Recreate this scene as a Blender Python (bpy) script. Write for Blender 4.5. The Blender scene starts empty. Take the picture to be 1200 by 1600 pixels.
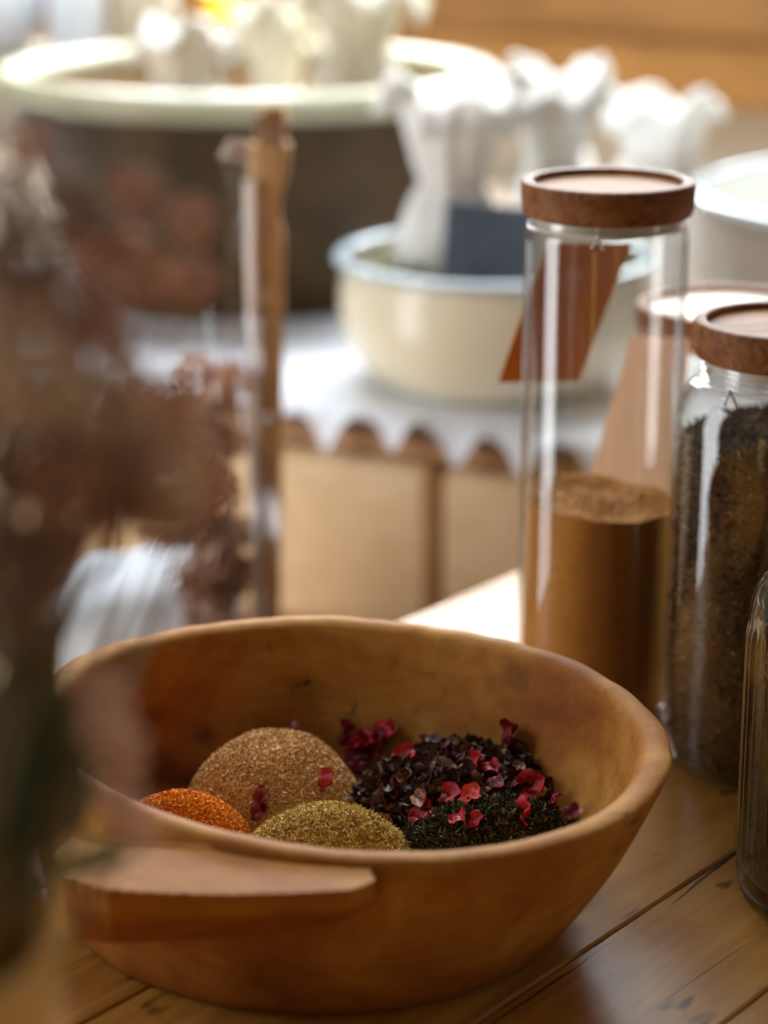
import bpy, math, random
import numpy as np
from mathutils import Vector, Matrix, noise

random.seed(7)
rng = np.random.default_rng(7)
PI = math.pi
SC = bpy.context.scene
COL = SC.collection

# ------------------------------------------------------------------ camera
CAM_H = 0.545
PITCH = math.radians(17.5)
F_PX = 3500.0
cd = bpy.data.cameras.new('camera')
cam = bpy.data.objects.new('camera', cd)
COL.objects.link(cam)
cam.location = (0, 0, CAM_H)
cam.rotation_euler = (PI / 2 - PITCH, 0, 0)
cd.sensor_fit = 'VERTICAL'
cd.sensor_height = 36
cd.sensor_width = 27
cd.lens = F_PX / 1600 * 36
cd.clip_start = 0.02
cd.dof.use_dof = True
cd.dof.focus_distance = 1.15
cd.dof.aperture_fstop = 3.4
cd.dof.aperture_blades = 0
SC.camera = cam

# ------------------------------------------------------------------ world, light, exposure
w = bpy.data.worlds.new('world')
SC.world = w
w.use_nodes = True
bg = w.node_tree.nodes['Background']
bg.inputs[0].default_value = (0.95, 0.84, 0.70, 1)
bg.inputs[1].default_value = 0.155


def area(name, loc, target, sx, sy, radiance, color):
    ld = bpy.data.lights.new(name, 'AREA')
    ld.shape = 'RECTANGLE'
    ld.size = sx
    ld.size_y = sy
    ld.energy = radiance * PI * sx * sy
    ld.color = color
    o = bpy.data.objects.new(name, ld)
    COL.objects.link(o)
    o.location = loc
    d = Vector(target) - Vector(loc)
    o.rotation_euler = d.to_track_quat('-Z', 'Y').to_euler()
    return o


# daylight through the tall window behind the counter, above the wooden boards
area('daylight_back_window', (0.12, 3.42, 0.86), (-0.45, 2.3, 0.70), 1.5, 0.66, 30.0, (0.88, 0.95, 1.0))
area('added_top_fill', (0.0, 2.7, 1.95), (0.0, 2.3, 0.0), 1.6, 0.9, 15.0, (0.93, 0.97, 1.0))  # added overhead fill that brightens the bags and counter, no real opening
# daylight through the window on the left
area('daylight_left_window', (-1.75, 1.25, 0.40), (0.1, 1.45, 0.40), 0.70, 2.2, 6.5, (0.93, 0.96, 1.0))
# warm room light from behind on the right
area('daylight_right_window', (2.2, 0.75, 0.40), (0.2, 1.2, 0.40), 0.30, 1.9, 1.7, (1.0, 0.88, 0.72))

SC.view_settings.view_transform = 'Standard'
SC.view_settings.look = 'None'
SC.view_settings.gamma = 1
SC.view_settings.use_curve_mapping = False
SC.view_settings.exposure = 0.0
try:
    SC.cycles.max_bounces = 10
    SC.cycles.transparent_max_bounces = 24
    SC.cycles.caustics_reflective = False
    SC.cycles.caustics_refractive = False
    SC.cycles.sample_clamp_indirect = 6
except Exception:
    pass


# ------------------------------------------------------------------ pixel -> world helpers (real depths)
def at(px, py, Y):
    sp, cp = math.sin(PITCH), math.cos(PITCH)
    a, b = (px - 600) / F_PX, (800 - py) / F_PX
    d = Vector((a, cp + b * sp, -sp + b * cp))
    return Vector((0, 0, CAM_H)) + d * (Y / d.y)


# ------------------------------------------------------------------ materials
def srgb(r, g, b):
    def f(c):
        c /= 255.0
        return c / 12.92 if c <= 0.04045 else ((c + 0.055) / 1.055) ** 2.4
    return (f(r), f(g), f(b), 1)


def newmat(name):
    m = bpy.data.materials.new(name)
    m.use_nodes = True
    nt = m.node_tree
    return m, nt, nt.nodes['Principled BSDF']


def N(nt, t, **kw):
    n = nt.nodes.new(t)
    for k, v in kw.items():
        if k.startswith('i_'):
            key = k[2:]
            n.inputs[int(key) if key.isdigit() else key.replace('_', ' ')].default_value = v
        else:
            setattr(n, k, v)
    return n


def ramp(nt, fac, stops):
    r = nt.nodes.new('ShaderNodeValToRGB')
    el = r.color_ramp.elements
    while len(el) < len(stops):
        el.new(0.5)
    for e, (p, c) in zip(el, stops):
        e.position = p
        e.color = c
    nt.links.new(fac, r.inputs[0])
    return r.outputs[0]


def coords(nt, scale=(1, 1, 1), rot=(0, 0, 0), kind='Object', loc=(0, 0, 0)):
    tc = N(nt, 'ShaderNodeTexCoord')
    mp = N(nt, 'ShaderNodeMapping')
    mp.inputs['Scale'].default_value = scale
    mp.inputs['Rotation'].default_value = rot
    mp.inputs['Location'].default_value = loc
    nt.links.new(tc.outputs[kind], mp.inputs[0])
    return mp.outputs[0]


def noise_tex(nt, vec, scale, detail=4, rough=0.55, dist=0.0):
    n = N(nt, 'ShaderNodeTexNoise')
    n.inputs['Scale'].default_value = scale
    n.inputs['Detail'].default_value = detail
    n.inputs['Roughness'].default_value = rough
    n.inputs['Distortion'].default_value = dist
    nt.links.new(vec, n.inputs['Vector'])
    return n.outputs[0]


def mix(nt, fac, a, b, mode='MIX'):
    m = N(nt, 'ShaderNodeMix', data_type='RGBA', blend_type=mode)
    for sock, v in ((m.inputs[0], fac), (m.inputs[6], a), (m.inputs[7], b)):
        if hasattr(v, 'is_output') or isinstance(v, bpy.types.NodeSocket):
            nt.links.new(v, sock)
        else:
            sock.default_value = v
    return m.outputs[2]


def bump(nt, b, h, strength=0.3, dist=0.001):
    bn = N(nt, 'ShaderNodeBump')
    bn.inputs['Strength'].default_value = strength
    bn.inputs['Distance'].default_value = dist
    nt.links.new(h, bn.inputs['Height'])
    nt.links.new(bn.outputs[0], b.inputs['Normal'])


def mat_simple(name, c1, c2=None, scale=60, rough=0.6, bumps=0.2, bdist=0.0008, spec=0.5, sss=0, metallic=0, detail=4, lo=0.35, hi=0.65):
    m, nt, b = newmat(name)
    v = coords(nt)
    n = noise_tex(nt, v, scale, detail)
    if c2:
        nt.links.new(ramp(nt, n, [(lo, c1), (hi, c2)]), b.inputs['Base Color'])
    else:
        b.inputs['Base Color'].default_value = c1
    b.inputs['Roughness'].default_value = rough
    b.inputs['Metallic'].default_value = metallic
    b.inputs['Specular IOR Level'].default_value = spec
    if sss:
        b.inputs['Subsurface Weight'].default_value = sss
        b.inputs['Subsurface Scale'].default_value = 0.01
    if bumps:
        bump(nt, b, n, bumps, bdist)
    return m


def mat_wood(name, dark, mid, light, along=0.0, s=1.0, rough=0.45, specks=0.0, spec=0.5, bumpk=0.25, kind='Object', coat=0.0, rot=None, crack=None):
    """grain runs along local X after turning by -along about Z"""
    m, nt, b = newmat(name)
    r = rot if rot is not None else (0, 0, -along)
    v = coords(nt, scale=(1, 1, 1), rot=r, kind=kind)
    st = N(nt, 'ShaderNodeMapping')
    st.inputs['Scale'].default_value = (1.0 * s, 9 * s, 9 * s)
    nt.links.new(v, st.inputs[0])
    big = noise_tex(nt, st.outputs[0], 3.2, 5, 0.6, 0.8)
    fine = noise_tex(nt, st.outputs[0], 28, 3, 0.6, 0.2)
    blot = noise_tex(nt, v, 7 * s, 4, 0.6)
    c = ramp(nt, big, [(0.30, dark), (0.5, mid), (0.72, light)])
    c = mix(nt, ramp(nt, fine, [(0.35, (0, 0, 0, 1)), (0.75, (0.35, 0.35, 0.35, 1))]), c, dark)
    c = mix(nt, ramp(nt, blot, [(0.42, (0, 0, 0, 1)), (0.75, (0.45, 0.45, 0.45, 1))]), c, dark)
    if specks:
        sm = N(nt, 'ShaderNodeMapping')
        sm.inputs['Scale'].default_value = (0.55, 1.5, 1)
        nt.links.new(v, sm.inputs[0])
        sp = noise_tex(nt, sm.outputs[0], 34, 2, 0.5)
        c = mix(nt, ramp(nt, sp, [(0.655, (0, 0, 0, 1)), (0.70, (specks, specks, specks, 1))]), c, tuple(x * 0.18 for x in dark[:3]) + (1,))
        st2 = N(nt, 'ShaderNodeMapping')
        st2.inputs['Scale'].default_value = (1.6, 38, 1)
        nt.links.new(v, st2.inputs[0])
        ck = noise_tex(nt, st2.outputs[0], 2.6, 2, 0.45, 0.15)
        c = mix(nt, ramp(nt, ck, [(0.735, (0, 0, 0, 1)), (0.755, (specks, specks, specks, 1))]), c, tuple(x * 0.1 for x in dark[:3]) + (1,))
    if crack:
        tc2 = N(nt, 'ShaderNodeTexCoord')
        nz = N(nt, 'ShaderNodeTexNoise')
        nz.inputs['Scale'].default_value = 30
        nt.links.new(tc2.outputs['Object'], nz.inputs['Vector'])
        for (s_a, q_a, s_b, q_b, wd) in crack:
            # distance to a tapering split between two points of the plank, wobbling with the grain
            sep = []
            for ax in (E, Nn):
                d = N(nt, 'ShaderNodeVectorMath', operation='DOT_PRODUCT')
                d.inputs[1].default_value = ax
                nt.links.new(tc2.outputs['Object'], d.inputs[0])
                sep.append(d.outputs['Value'])

            def M(op, a_, b_, clamp=False):
                n_ = N(nt, 'ShaderNodeMath', operation=op, use_clamp=clamp)
                for k_, v_ in ((0, a_), (1, b_)):
                    if isinstance(v_, (int, float)):
                        n_.inputs[k_].default_value = v_
                    else:
                        nt.links.new(v_, n_.inputs[k_])
                return n_.outputs[0]
            t = M('DIVIDE', M('SUBTRACT', sep[0], s_a), s_b - s_a)
            off = M('SUBTRACT', sep[1], M('ADD', M('MULTIPLY', t, q_b - q_a), q_a))
            off = M('ADD', off, M('MULTIPLY', M('SUBTRACT', nz.outputs[0], 0.5), 0.004))
            hw = M('MULTIPLY', M('MULTIPLY', t, M('SUBTRACT', 1.0, t)), 4 * wd)
            hw = M('MAXIMUM', hw, 0.0)
            inside = M('LESS_THAN', M('ABSOLUTE', off, 0.0), hw)
            c = mix(nt, inside, c, (0.012, 0.008, 0.005, 1))
    nt.links.new(c, b.inputs['Base Color'])
    b.inputs['Roughness'].default_value = rough
    b.inputs['Specular IOR Level'].default_value = spec
    if coat:
        b.inputs['Coat Weight'].default_value = coat
        b.inputs['Coat Roughness'].default_value = 0.3
    bump(nt, b, fine, bumpk, 0.0006)
    return m


def mat_bowl():
    m, nt, b = newmat('turned_bowl_wood')
    v = coords(nt)
    a = noise_tex(nt, v, 11, 5, 0.62, 0.5)
    st = N(nt, 'ShaderNodeMapping')
    st.inputs['Scale'].default_value = (4, 22, 22)
    nt.links.new(v, st.inputs[0])
    g = noise_tex(nt, st.outputs[0], 4, 4, 0.6, 0.6)
    c = ramp(nt, a, [(0.30, srgb(132, 74, 28)), (0.5, srgb(160, 104, 40)), (0.7, srgb(188, 140, 68))])
    c = mix(nt, ramp(nt, g, [(0.4, (0, 0, 0, 1)), (0.72, (0.4, 0.4, 0.4, 1))]), c, srgb(118, 64, 28))
    # dark worn spots and knife marks
    d = noise_tex(nt, v, 52, 5, 0.7, 1.2)
    e = noise_tex(nt, v, 10, 2, 0.5)
    dm = N(nt, 'ShaderNodeMath', operation='MULTIPLY')
    nt.links.new(ramp(nt, d, [(0.62, (0, 0, 0, 1)), (0.70, (0.8, 0.8, 0.8, 1))]), dm.inputs[0])
    nt.links.new(ramp(nt, e, [(0.50, (0, 0, 0, 1)), (0.60, (1, 1, 1, 1))]), dm.inputs[1])
    c = mix(nt, dm.outputs[0], c, srgb(58, 32, 18))
    # one knot low on the outer front wall, as on the real bowl
    tc = N(nt, 'ShaderNodeTexCoord')
    def spot(loc, rad, soft, col, k, c):
        vs = N(nt, 'ShaderNodeVectorMath', operation='DISTANCE')
        nz = N(nt, 'ShaderNodeVectorMath', operation='ADD')
        nn = N(nt, 'ShaderNodeTexNoise')
        nn.inputs['Scale'].default_value = 60
        sc = N(nt, 'ShaderNodeVectorMath', operation='SCALE')
        sc.inputs['Scale'].default_value = rad * 0.9
        nt.links.new(tc.outputs['Object'], nn.inputs['Vector'])
        nt.links.new(nn.outputs['Color'], sc.inputs[0])
        nt.links.new(tc.outputs['Object'], nz.inputs[0])
        nt.links.new(sc.outputs[0], nz.inputs[1])
        nt.links.new(nz.outputs[0], vs.inputs[0])
        vs.inputs[1].default_value = (loc[0] + rad * .45, loc[1] + rad * .45, loc[2] + rad * .45)
        f = ramp(nt, vs.outputs['Value'], [(rad * (1 - soft), (k, k, k, 1)), (rad, (0, 0, 0, 1))])
        return mix(nt, f, c, col)
    c = spot((-0.062 - BC[0], 0.940 - BC[1], 0.024), 0.010, 0.6, srgb(40, 24, 20), 0.75, c)
    c = spot((-0.045 - BC[0], 0.93 - BC[1], 0.028), 0.030, 0.7, srgb(90, 50, 28), 0.4, c)
    # dark worn stains on the inner wall
    for (px, py, rad, k) in ((240, 1115, .0050, .7), (222, 1140, .0050, .6), (322, 1150, .0035, .8), (205, 1165, .0040, .6), (250, 1190, .0070, .6), (262, 1215, .0080, .7),
                             (330, 1205, .0070, .5), (300, 1222, .0080, .6), (215, 1235, .0070, .6), (800, 1060, .0080, .3), (480, 1080, .0080, .25), (880, 1095, .0030, .6)):
        d = at(px, py, 1.0) - Vector((0, 0, CAM_H))
        for q in range(960, 1260):
            p = Vector((0, 0, CAM_H)) + d * (q / 1000)
            if p.z <= bowl_inner_z(p.x, p.y):
                break
        c = spot((p.x - BC[0], p.y - BC[1], p.z), rad * 1.7, 0.6, srgb(52, 32, 24), k, c)
    c = spot((-0.115 - BC[0], 1.165 - BC[1], 0.06), 0.055, 0.95, srgb(168, 78, 24), 0.55, c)
    nt.links.new(c, b.inputs['Base Color'])
    b.inputs['Roughness'].default_value = 0.68
    b.inputs['Specular IOR Level'].default_value = 0.14
    h = N(nt, 'ShaderNodeMath', operation='ADD')
    nt.links.new(noise_tex(nt, v, 24, 3), h.inputs[0])
    nt.links.new(noise_tex(nt, v, 180, 3), h.inputs[1])
    bump(nt, b, h.outputs[0], 0.25, 0.0015)
    return m


def mat_glass(name, tint=(0.965, 0.965, 0.955), edge=(0.58, 0.57, 0.54), f0=0.05, rough=0.02):
    """clear thin glass: straight-through transparency with a view-angle reflection"""
    m = bpy.data.materials.new(name)
    m.use_nodes = True
    nt = m.node_tree
    nt.nodes.clear()
    out = N(nt, 'ShaderNodeOutputMaterial')
    geo = N(nt, 'ShaderNodeNewGeometry')
    dot = N(nt, 'ShaderNodeVectorMath', operation='DOT_PRODUCT')
    nt.links.new(geo.outputs['Normal'], dot.inputs[0])
    nt.links.new(geo.outputs['Incoming'], dot.inputs[1])
    ab = N(nt, 'ShaderNodeMath', operation='ABSOLUTE')
    nt.links.new(dot.outputs['Value'], ab.inputs[0])
    inv = N(nt, 'ShaderNodeMath', operation='SUBTRACT')
    inv.inputs[0].default_value = 1
    nt.links.new(ab.outputs[0], inv.inputs[1])
    pw = N(nt, 'ShaderNodeMath', operation='POWER')
    pw.inputs[1].default_value = 4.0
    nt.links.new(inv.outputs[0], pw.inputs[0])
    ma = N(nt, 'ShaderNodeMath', operation='MULTIPLY_ADD')
    ma.inputs[1].default_value = 0.55
    ma.inputs[2].default_value = f0
    ma.use_clamp = True
    nt.links.new(pw.outputs[0], ma.inputs[0])
    tr = N(nt, 'ShaderNodeBsdfTransparent')
    c = mix(nt, pw.outputs[0], tint + (1,), edge + (1,))
    nt.links.new(c, tr.inputs[0])
    gl = N(nt, 'ShaderNodeBsdfGlossy')
    gl.inputs['Roughness'].default_value = rough
    mx = N(nt, 'ShaderNodeMixShader')
    nt.links.new(ma.outputs[0], mx.inputs[0])
    nt.links.new(tr.outputs[0], mx.inputs[1])
    nt.links.new(gl.outputs[0], mx.inputs[2])
    nt.links.new(mx.outputs[0], out.inputs[0])
    return m


def mat_per_piece(name, stops, rough=0.6, spec=0.3, nscale=400, transl=0.0):
    """colour varies from grain to grain through a stored attribute"""
    m, nt, b = newmat(name)
    at_ = N(nt, 'ShaderNodeAttribute', attribute_name='tone')
    c = ramp(nt, at_.outputs['Fac'], stops)
    nt.links.new(c, b.inputs['Base Color'])
    b.inputs['Roughness'].default_value = rough
    b.inputs['Specular IOR Level'].default_value = spec
    return m


# ------------------------------------------------------------------ mesh helpers
def mesh_obj(name, verts, faces, mat=None, parent=None, smooth=False, loc=None):
    me = bpy.data.meshes.new(name)
    me.from_pydata([tuple(v) for v in verts], [], [tuple(int(i) for i in f) for f in faces])
    me.update()
    if smooth:
        me.polygons.foreach_set('use_smooth', [True] * len(me.polygons))
    o = bpy.data.objects.new(name, me)
    COL.objects.link(o)
    if mat:
        me.materials.append(mat)
    if loc is not None:
        o.location = loc
    if parent:
        o.parent = parent
    return o


def empty(name, loc, rz=0.0):
    o = bpy.data.objects.new(name, None)
    COL.objects.link(o)
    o.location = loc
    o.rotation_euler = (0, 0, rz)
    o.empty_display_size = 0.05
    return o


def tag(o, label=None, cat=None, group=None, kind=None):
    if label:
        o['label'] = label
    if cat:
        o['category'] = cat
    if group:
        o['group'] = group
    if kind:
        o['kind'] = kind
    return o


def lathe(profile, seg=96, mod=None, closed=False):
    """profile: list of (r, z); returns verts, faces"""
    V, F = [], []
    n = len(profile)
    for i, (r, z) in enumerate(profile):
        for k in range(seg):
            a = 2 * PI * k / seg
            rr = r if mod is None else mod(r, z, a, i)
            if isinstance(rr, tuple):
                V.append(rr)
            else:
                V.append((rr * math.cos(a), rr * math.sin(a), z))
    for i in range(n - 1):
        for k in range(seg):
            k2 = (k + 1) % seg
            F.append((i * seg + k, i * seg + k2, (i + 1) * seg + k2, (i + 1) * seg + k))
    if closed:
        i = n - 1
        for k in range(seg):
            k2 = (k + 1) % seg
            F.append((i * seg + k, i * seg + k2, k2, k))
    else:
        if profile[0][0] > 1e-6:
            F.append(tuple(reversed(range(seg))))
        if profile[-1][0] > 1e-6:
            F.append(tuple((n - 1) * seg + k for k in range(seg)))
    return V, F


def box_vf(x0, x1, y0, y1, z0, z1, bev=0.0, M=None):
    """a box with chamfered edges (24 verts) or plain (8)"""
    if bev <= 0:
        V = [(x, y, z) for z in (z0, z1) for y in (y0, y1) for x in (x0, x1)]
        F = [(0, 2, 3, 1), (4, 5, 7, 6), (0, 1, 5, 4), (2, 6, 7, 3), (0, 4, 6, 2), (1, 3, 7, 5)]
    else:
        V, idx = [], {}
        lo, hi = (x0, y0, z0), (x1, y1, z1)
        for sx in (0, 1):
            for sy in (0, 1):
                for sz in (0, 1):
                    s = (sx, sy, sz)
                    c = [hi[i] if s[i] else lo[i] for i in range(3)]
                    for ax in range(3):
                        p = list(c)
                        for j in range(3):
                            if j != ax:
                                p[j] += -bev if s[j] else bev
                        idx[(s, ax)] = len(V)
                        V.append(tuple(p))
        F = []
        for ax in range(3):
            for side in (0, 1):
                o1, o2 = [j for j in range(3) if j != ax]
                q = []
                for a, b_ in ((0, 0), (1, 0), (1, 1), (0, 1)):
                    s = [0, 0, 0]
                    s[ax], s[o1], s[o2] = side, a, b_
                    q.append(idx[(tuple(s), ax)])
                F.append(tuple(q))
        for ax in range(3):
            o1, o2 = [j for j in range(3) if j != ax]
            for a in (0, 1):
                for b_ in (0, 1):
                    s0, s1 = [0, 0, 0], [0, 0, 0]
                    s0[o1] = s1[o1] = a
                    s0[o2] = s1[o2] = b_
                    s1[ax] = 1
                    F.append((idx[(tuple(s0), o1)], idx[(tuple(s1), o1)], idx[(tuple(s1), o2)], idx[(tuple(s0), o2)]))
        for sx in (0, 1):
            for sy in (0, 1):
                for sz in (0, 1):
                    s = (sx, sy, sz)
                    F.append((idx[(s, 0)], idx[(s, 1)], idx[(s, 2)]))
    if M is not None:
        V = [tuple(M @ Vector(v)) for v in V]
    return V, F


def fix_normals(o):
    import bmesh
    bm = bmesh.new()
    bm.from_mesh(o.data)
    bmesh.ops.recalc_face_normals(bm, faces=bm.faces)
    bm.to_mesh(o.data)
    bm.free()
    return o


def box(name, x0, x1, y0, y1, z0, z1, mat, parent=None, bev=0.0, M=None):
    V, F = box_vf(x0, x1, y0, y1, z0, z1, bev, M)
    return fix_normals(mesh_obj(name, V, F, mat, parent))


def tube_vf(pts, rad, seg=8):
    pts = [Vector(p) for p in pts]
    V, F = [], []
    n = len(pts)
    up = Vector((0.3, 0.2, 1)).normalized()
    for i, p in enumerate(pts):
        t = (pts[min(i + 1, n - 1)] - pts[max(i - 1, 0)]).normalized()
        a = t.cross(up)
        if a.length < 1e-4:
            a = t.cross(Vector((1, 0, 0)))
        a.normalize()
        b = t.cross(a).normalized()
        r = rad[i] if isinstance(rad, (list, tuple)) else rad
        for k in range(seg):
            an = 2 * PI * k / seg
            V.append(tuple(p + a * (r * math.cos(an)) + b * (r * math.sin(an))))
    for i in range(n - 1):
        for k in range(seg):
            k2 = (k + 1) % seg
            F.append((i * seg + k, i * seg + k2, (i + 1) * seg + k2, (i + 1) * seg + k))
    F.append(tuple(reversed(range(seg))))
    F.append(tuple((n - 1) * seg + k for k in range(seg)))
    return V, F


def join_vf(parts):
    V, F = [], []
    for v, f in parts:
        o = len(V)
        V += list(v)
        F += [tuple(i + o for i in q) for q in f]
    return V, F


def set_tone(me, tones, per):
    """store a per-vertex 'tone'; tones per piece, per = verts per piece"""
    a = me.attributes.new('tone', 'FLOAT', 'POINT')
    a.data.foreach_set('value', np.repeat(tones, per).astype(np.float32))


def rand_rot(n, flat=0.0):
    """n random rotation matrices; flat>0 keeps local z near world z"""
    q = rng.normal(size=(n, 4))
    q /= np.linalg.norm(q, axis=1)[:, None]
    if flat > 0:
        yaw = rng.uniform(0, 2 * PI, n)
        tilt = rng.normal(0, 1 - flat, n)
        ta = rng.uniform(0, 2 * PI, n)
        q1 = np.stack([np.cos(tilt / 2), np.cos(ta) * np.sin(tilt / 2), np.sin(ta) * np.sin(tilt / 2), 0 * tilt], 1)
        q2 = np.stack([np.cos(yaw / 2), 0 * yaw, 0 * yaw, np.sin(yaw / 2)], 1)
        w1, x1, y1, z1 = q1.T
        w2, x2, y2, z2 = q2.T
        q = np.stack([w1*w2-x1*x2-y1*y2-z1*z2, w1*x2+x1*w2+y1*z2-z1*y2, w1*y2-x1*z2+y1*w2+z1*x2, w1*z2+x1*y2-y1*x2+z1*w2], 1)
    w_, x, y, z = q.T
    R = np.empty((n, 3, 3))
    R[:, 0, 0] = 1-2*(y*y+z*z); R[:, 0, 1] = 2*(x*y-z*w_); R[:, 0, 2] = 2*(x*z+y*w_)
    R[:, 1, 0] = 2*(x*y+z*w_); R[:, 1, 1] = 1-2*(x*x+z*z); R[:, 1, 2] = 2*(y*z-x*w_)
    R[:, 2, 0] = 2*(x*z-y*w_); R[:, 2, 1] = 2*(y*z+x*w_); R[:, 2, 2] = 1-2*(x*x+y*y)
    return R


def scatter_mesh(name, tmplV, tmplF, pos, scl, R, mat, tones, extra=None, parent=None):
    """many small pieces joined into one mesh; extra=(V,F,tone) is a ground body below them"""
    T = np.array(tmplV)
    n, k = len(pos), len(T)
    P = np.einsum('nij,nkj->nki', R, T[None] * scl[:, None, :]) + pos[:, None, :]
    V = P.reshape(-1, 3)
    F = []
    base = np.arange(n) * k
    fl = []
    for f in tmplF:
        fl.append(base[:, None] + np.array(f)[None])
    tone = np.repeat(tones, k)
    faces = [tuple(r) for arr in fl for r in arr.tolist()]
    if extra:
        eV, eF, et = extra
        o = len(V)
        V = np.vstack([V, np.array(eV)])
        faces += [tuple(i + o for i in q) for q in eF]
        tone = np.concatenate([tone, et])
    ob = mesh_obj(name, V.tolist(), faces, mat, parent)
    a = ob.data.attributes.new('tone', 'FLOAT', 'POINT')
    a.data.foreach_set('value', tone.astype(np.float32))
    return ob


TETRA = ([(1, 0, -.5), (-.5, .8, -.5), (-.5, -.8, -.5), (0, 0, 1)], [(0, 1, 2), (0, 3, 1), (1, 3, 2), (2, 3, 0)])
FLAKE = ([(-1, -.4, 0), (0, -.55, .25), (1, -.2, 0), (1, .3, .1), (0, .5, -.1), (-1, .35, .12)], [(0, 1, 4, 5), (1, 2, 3, 4)])
CURL = ([(-1, -.8, .1), (-.35, -1, -.25), (.35, -.9, -.25), (1, -.6, .25), (-1.05, .1, .55), (-.3, 0, -.1), (.4, .1, -.15), (1.1, .1, .6), (-.7, .8, .3), (-.2, 1, .0), (.3, .9, .05), (.7, .7, .35)],
        [(0, 1, 5, 4), (1, 2, 6, 5), (2, 3, 7, 6), (4, 5, 9, 8), (5, 6, 10, 9), (6, 7, 11, 10)])

# ================================================================== LARGE STRUCTURE
# ---- directions of the display counter behind
CU = Vector((0.892, -0.452, 0))
CV = Vector((0.452, 0.892, 0))
CO = Vector((-0.106, 2.12, 0))
MC = Matrix(((CU.x, CV.x, 0, CO.x), (CU.y, CV.y, 0, CO.y), (0, 0, 1, 0), (0, 0, 0, 1)))

FLOOR_Z = -0.78
m_floor = mat_wood('floor_wood', srgb(60, 45, 34), srgb(90, 68, 50), srgb(110, 86, 64), s=1, rough=0.6)
fl = box('floor', -2.6, 3.0, -0.6, 4.4, FLOOR_Z - 0.05, FLOOR_Z, m_floor)
tag(fl, kind='structure')
m_plaster = mat_simple('plaster', srgb(196, 180, 160), srgb(206, 192, 172), 8, 0.9, 0.1)
wb = box('wall_back', -2.4, 2.0, 1.30, 1.36, FLOOR_Z, 0.95, m_plaster, M=MC)
tag(wb, kind='structure')

# ---- wooden boards panelling the back wall (children of the wall)
m_board = mat_wood('wall_boards', srgb(122, 80, 36), srgb(158, 110, 54), srgb(174, 126, 68), along=math.atan2(CU.y, CU.x), s=1.5, rough=0.5)
m_board2 = mat_wood('wall_boards_light', srgb(142, 98, 46), srgb(178, 126, 64), srgb(192, 142, 78), along=math.atan2(CU.y, CU.x), s=1.5, rough=0.5)
zb = 0.125
for i in range(4):
    z1 = zb + 0.10
    box('board', -2.3, 1.9, 1.275 - (0.006 if i % 2 else 0), 1.2995, zb + 0.0015, z1 - 0.0015, m_board2 if i in (0, 3, 6) else m_board, wb, bev=0.003, M=MC)
    zb = z1

# ================================================================== COUNTER (cabinet with raised panels)
m_cab = mat_wood('cabinet_wood', srgb(176, 122, 74), srgb(200, 150, 100), srgb(216, 172, 124), s=2.0, rough=0.5, along=math.atan2(CU.y, CU.x))
m_panel = mat_wood('cabinet_panel_wood', srgb(220, 184, 138), srgb(234, 202, 160), srgb(240, 212, 174), s=1.2, rough=0.45, along=math.atan2(CU.y, CU.x))
counter = empty('display_counter', CO, math.atan2(CU.y, CU.x))
tag(counter, 'long wooden display counter with raised drawer fronts under the white scalloped runner', 'counter')


def cbox(name, x0, x1, y0, y1, z0, z1, mat, bev=0.0, parent=None):
    return box(name, x0, x1, y0, y1, z0, z1, mat, parent or counter, bev)


m_top = mat_simple('countertop_board', srgb(150, 136, 120), srgb(168, 152, 134), 6, 0.75, 0.1, spec=0.2)
cbox('countertop', -1.5, 1.25, -0.012, 1.25, -0.028, -0.0005, m_top, 0.004)
cbox('carcass', -1.48, 1.23, 0.012, 1.23, FLOOR_Z + 0.0005, -0.029, m_cab)
cbox('face_rail', -1.48, 1.23, -0.004, 0.0115, -0.047, -0.029, m_cab, 0.002)
cbox('face_rail', -1.48, 1.23, -0.004, 0.0115, -0.258, -0.230, m_cab, 0.002)
# drawer fronts: joint between two of them sits at px x=682
joint = 0.1835
pw_ = 0.175
for k in range(-6, 6):
    x0 = joint + k * (pw_ + 0.012) + 0.006
    x1 = x0 + pw_
    if x1 > 1.2 or x0 < -1.45:
        continue
    V, F = box_vf(x0, x1, -0.022, 0.0115, -0.226, -0.050, 0.008)
    p = fix_normals(mesh_obj('drawer_front', V, F, m_panel, counter))

# low ledge standing in front of the counter
ledge = empty('low_bench', MC @ Vector((0, -0.25, 0)), math.atan2(CU.y, CU.x))
tag(ledge, 'low pale wooden bench running along the foot of the counter', 'bench')
box('bench_top', -1.2, 0.12, -0.21, 0.21, -0.272, -0.247, m_panel, ledge, 0.004)
for x in (-1.1, 0.04):
    box('leg', x, x + 0.04, -0.18, 0.18, FLOOR_Z + 0.0005, -0.273, m_cab, ledge, 0.003)

# ---- white lace runner with scalloped front
m_linen = mat_simple('white_linen', srgb(222, 226, 236), srgb(236, 240, 248), 220, 0.85, 0.5, 0.0006, spec=0.2)


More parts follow.
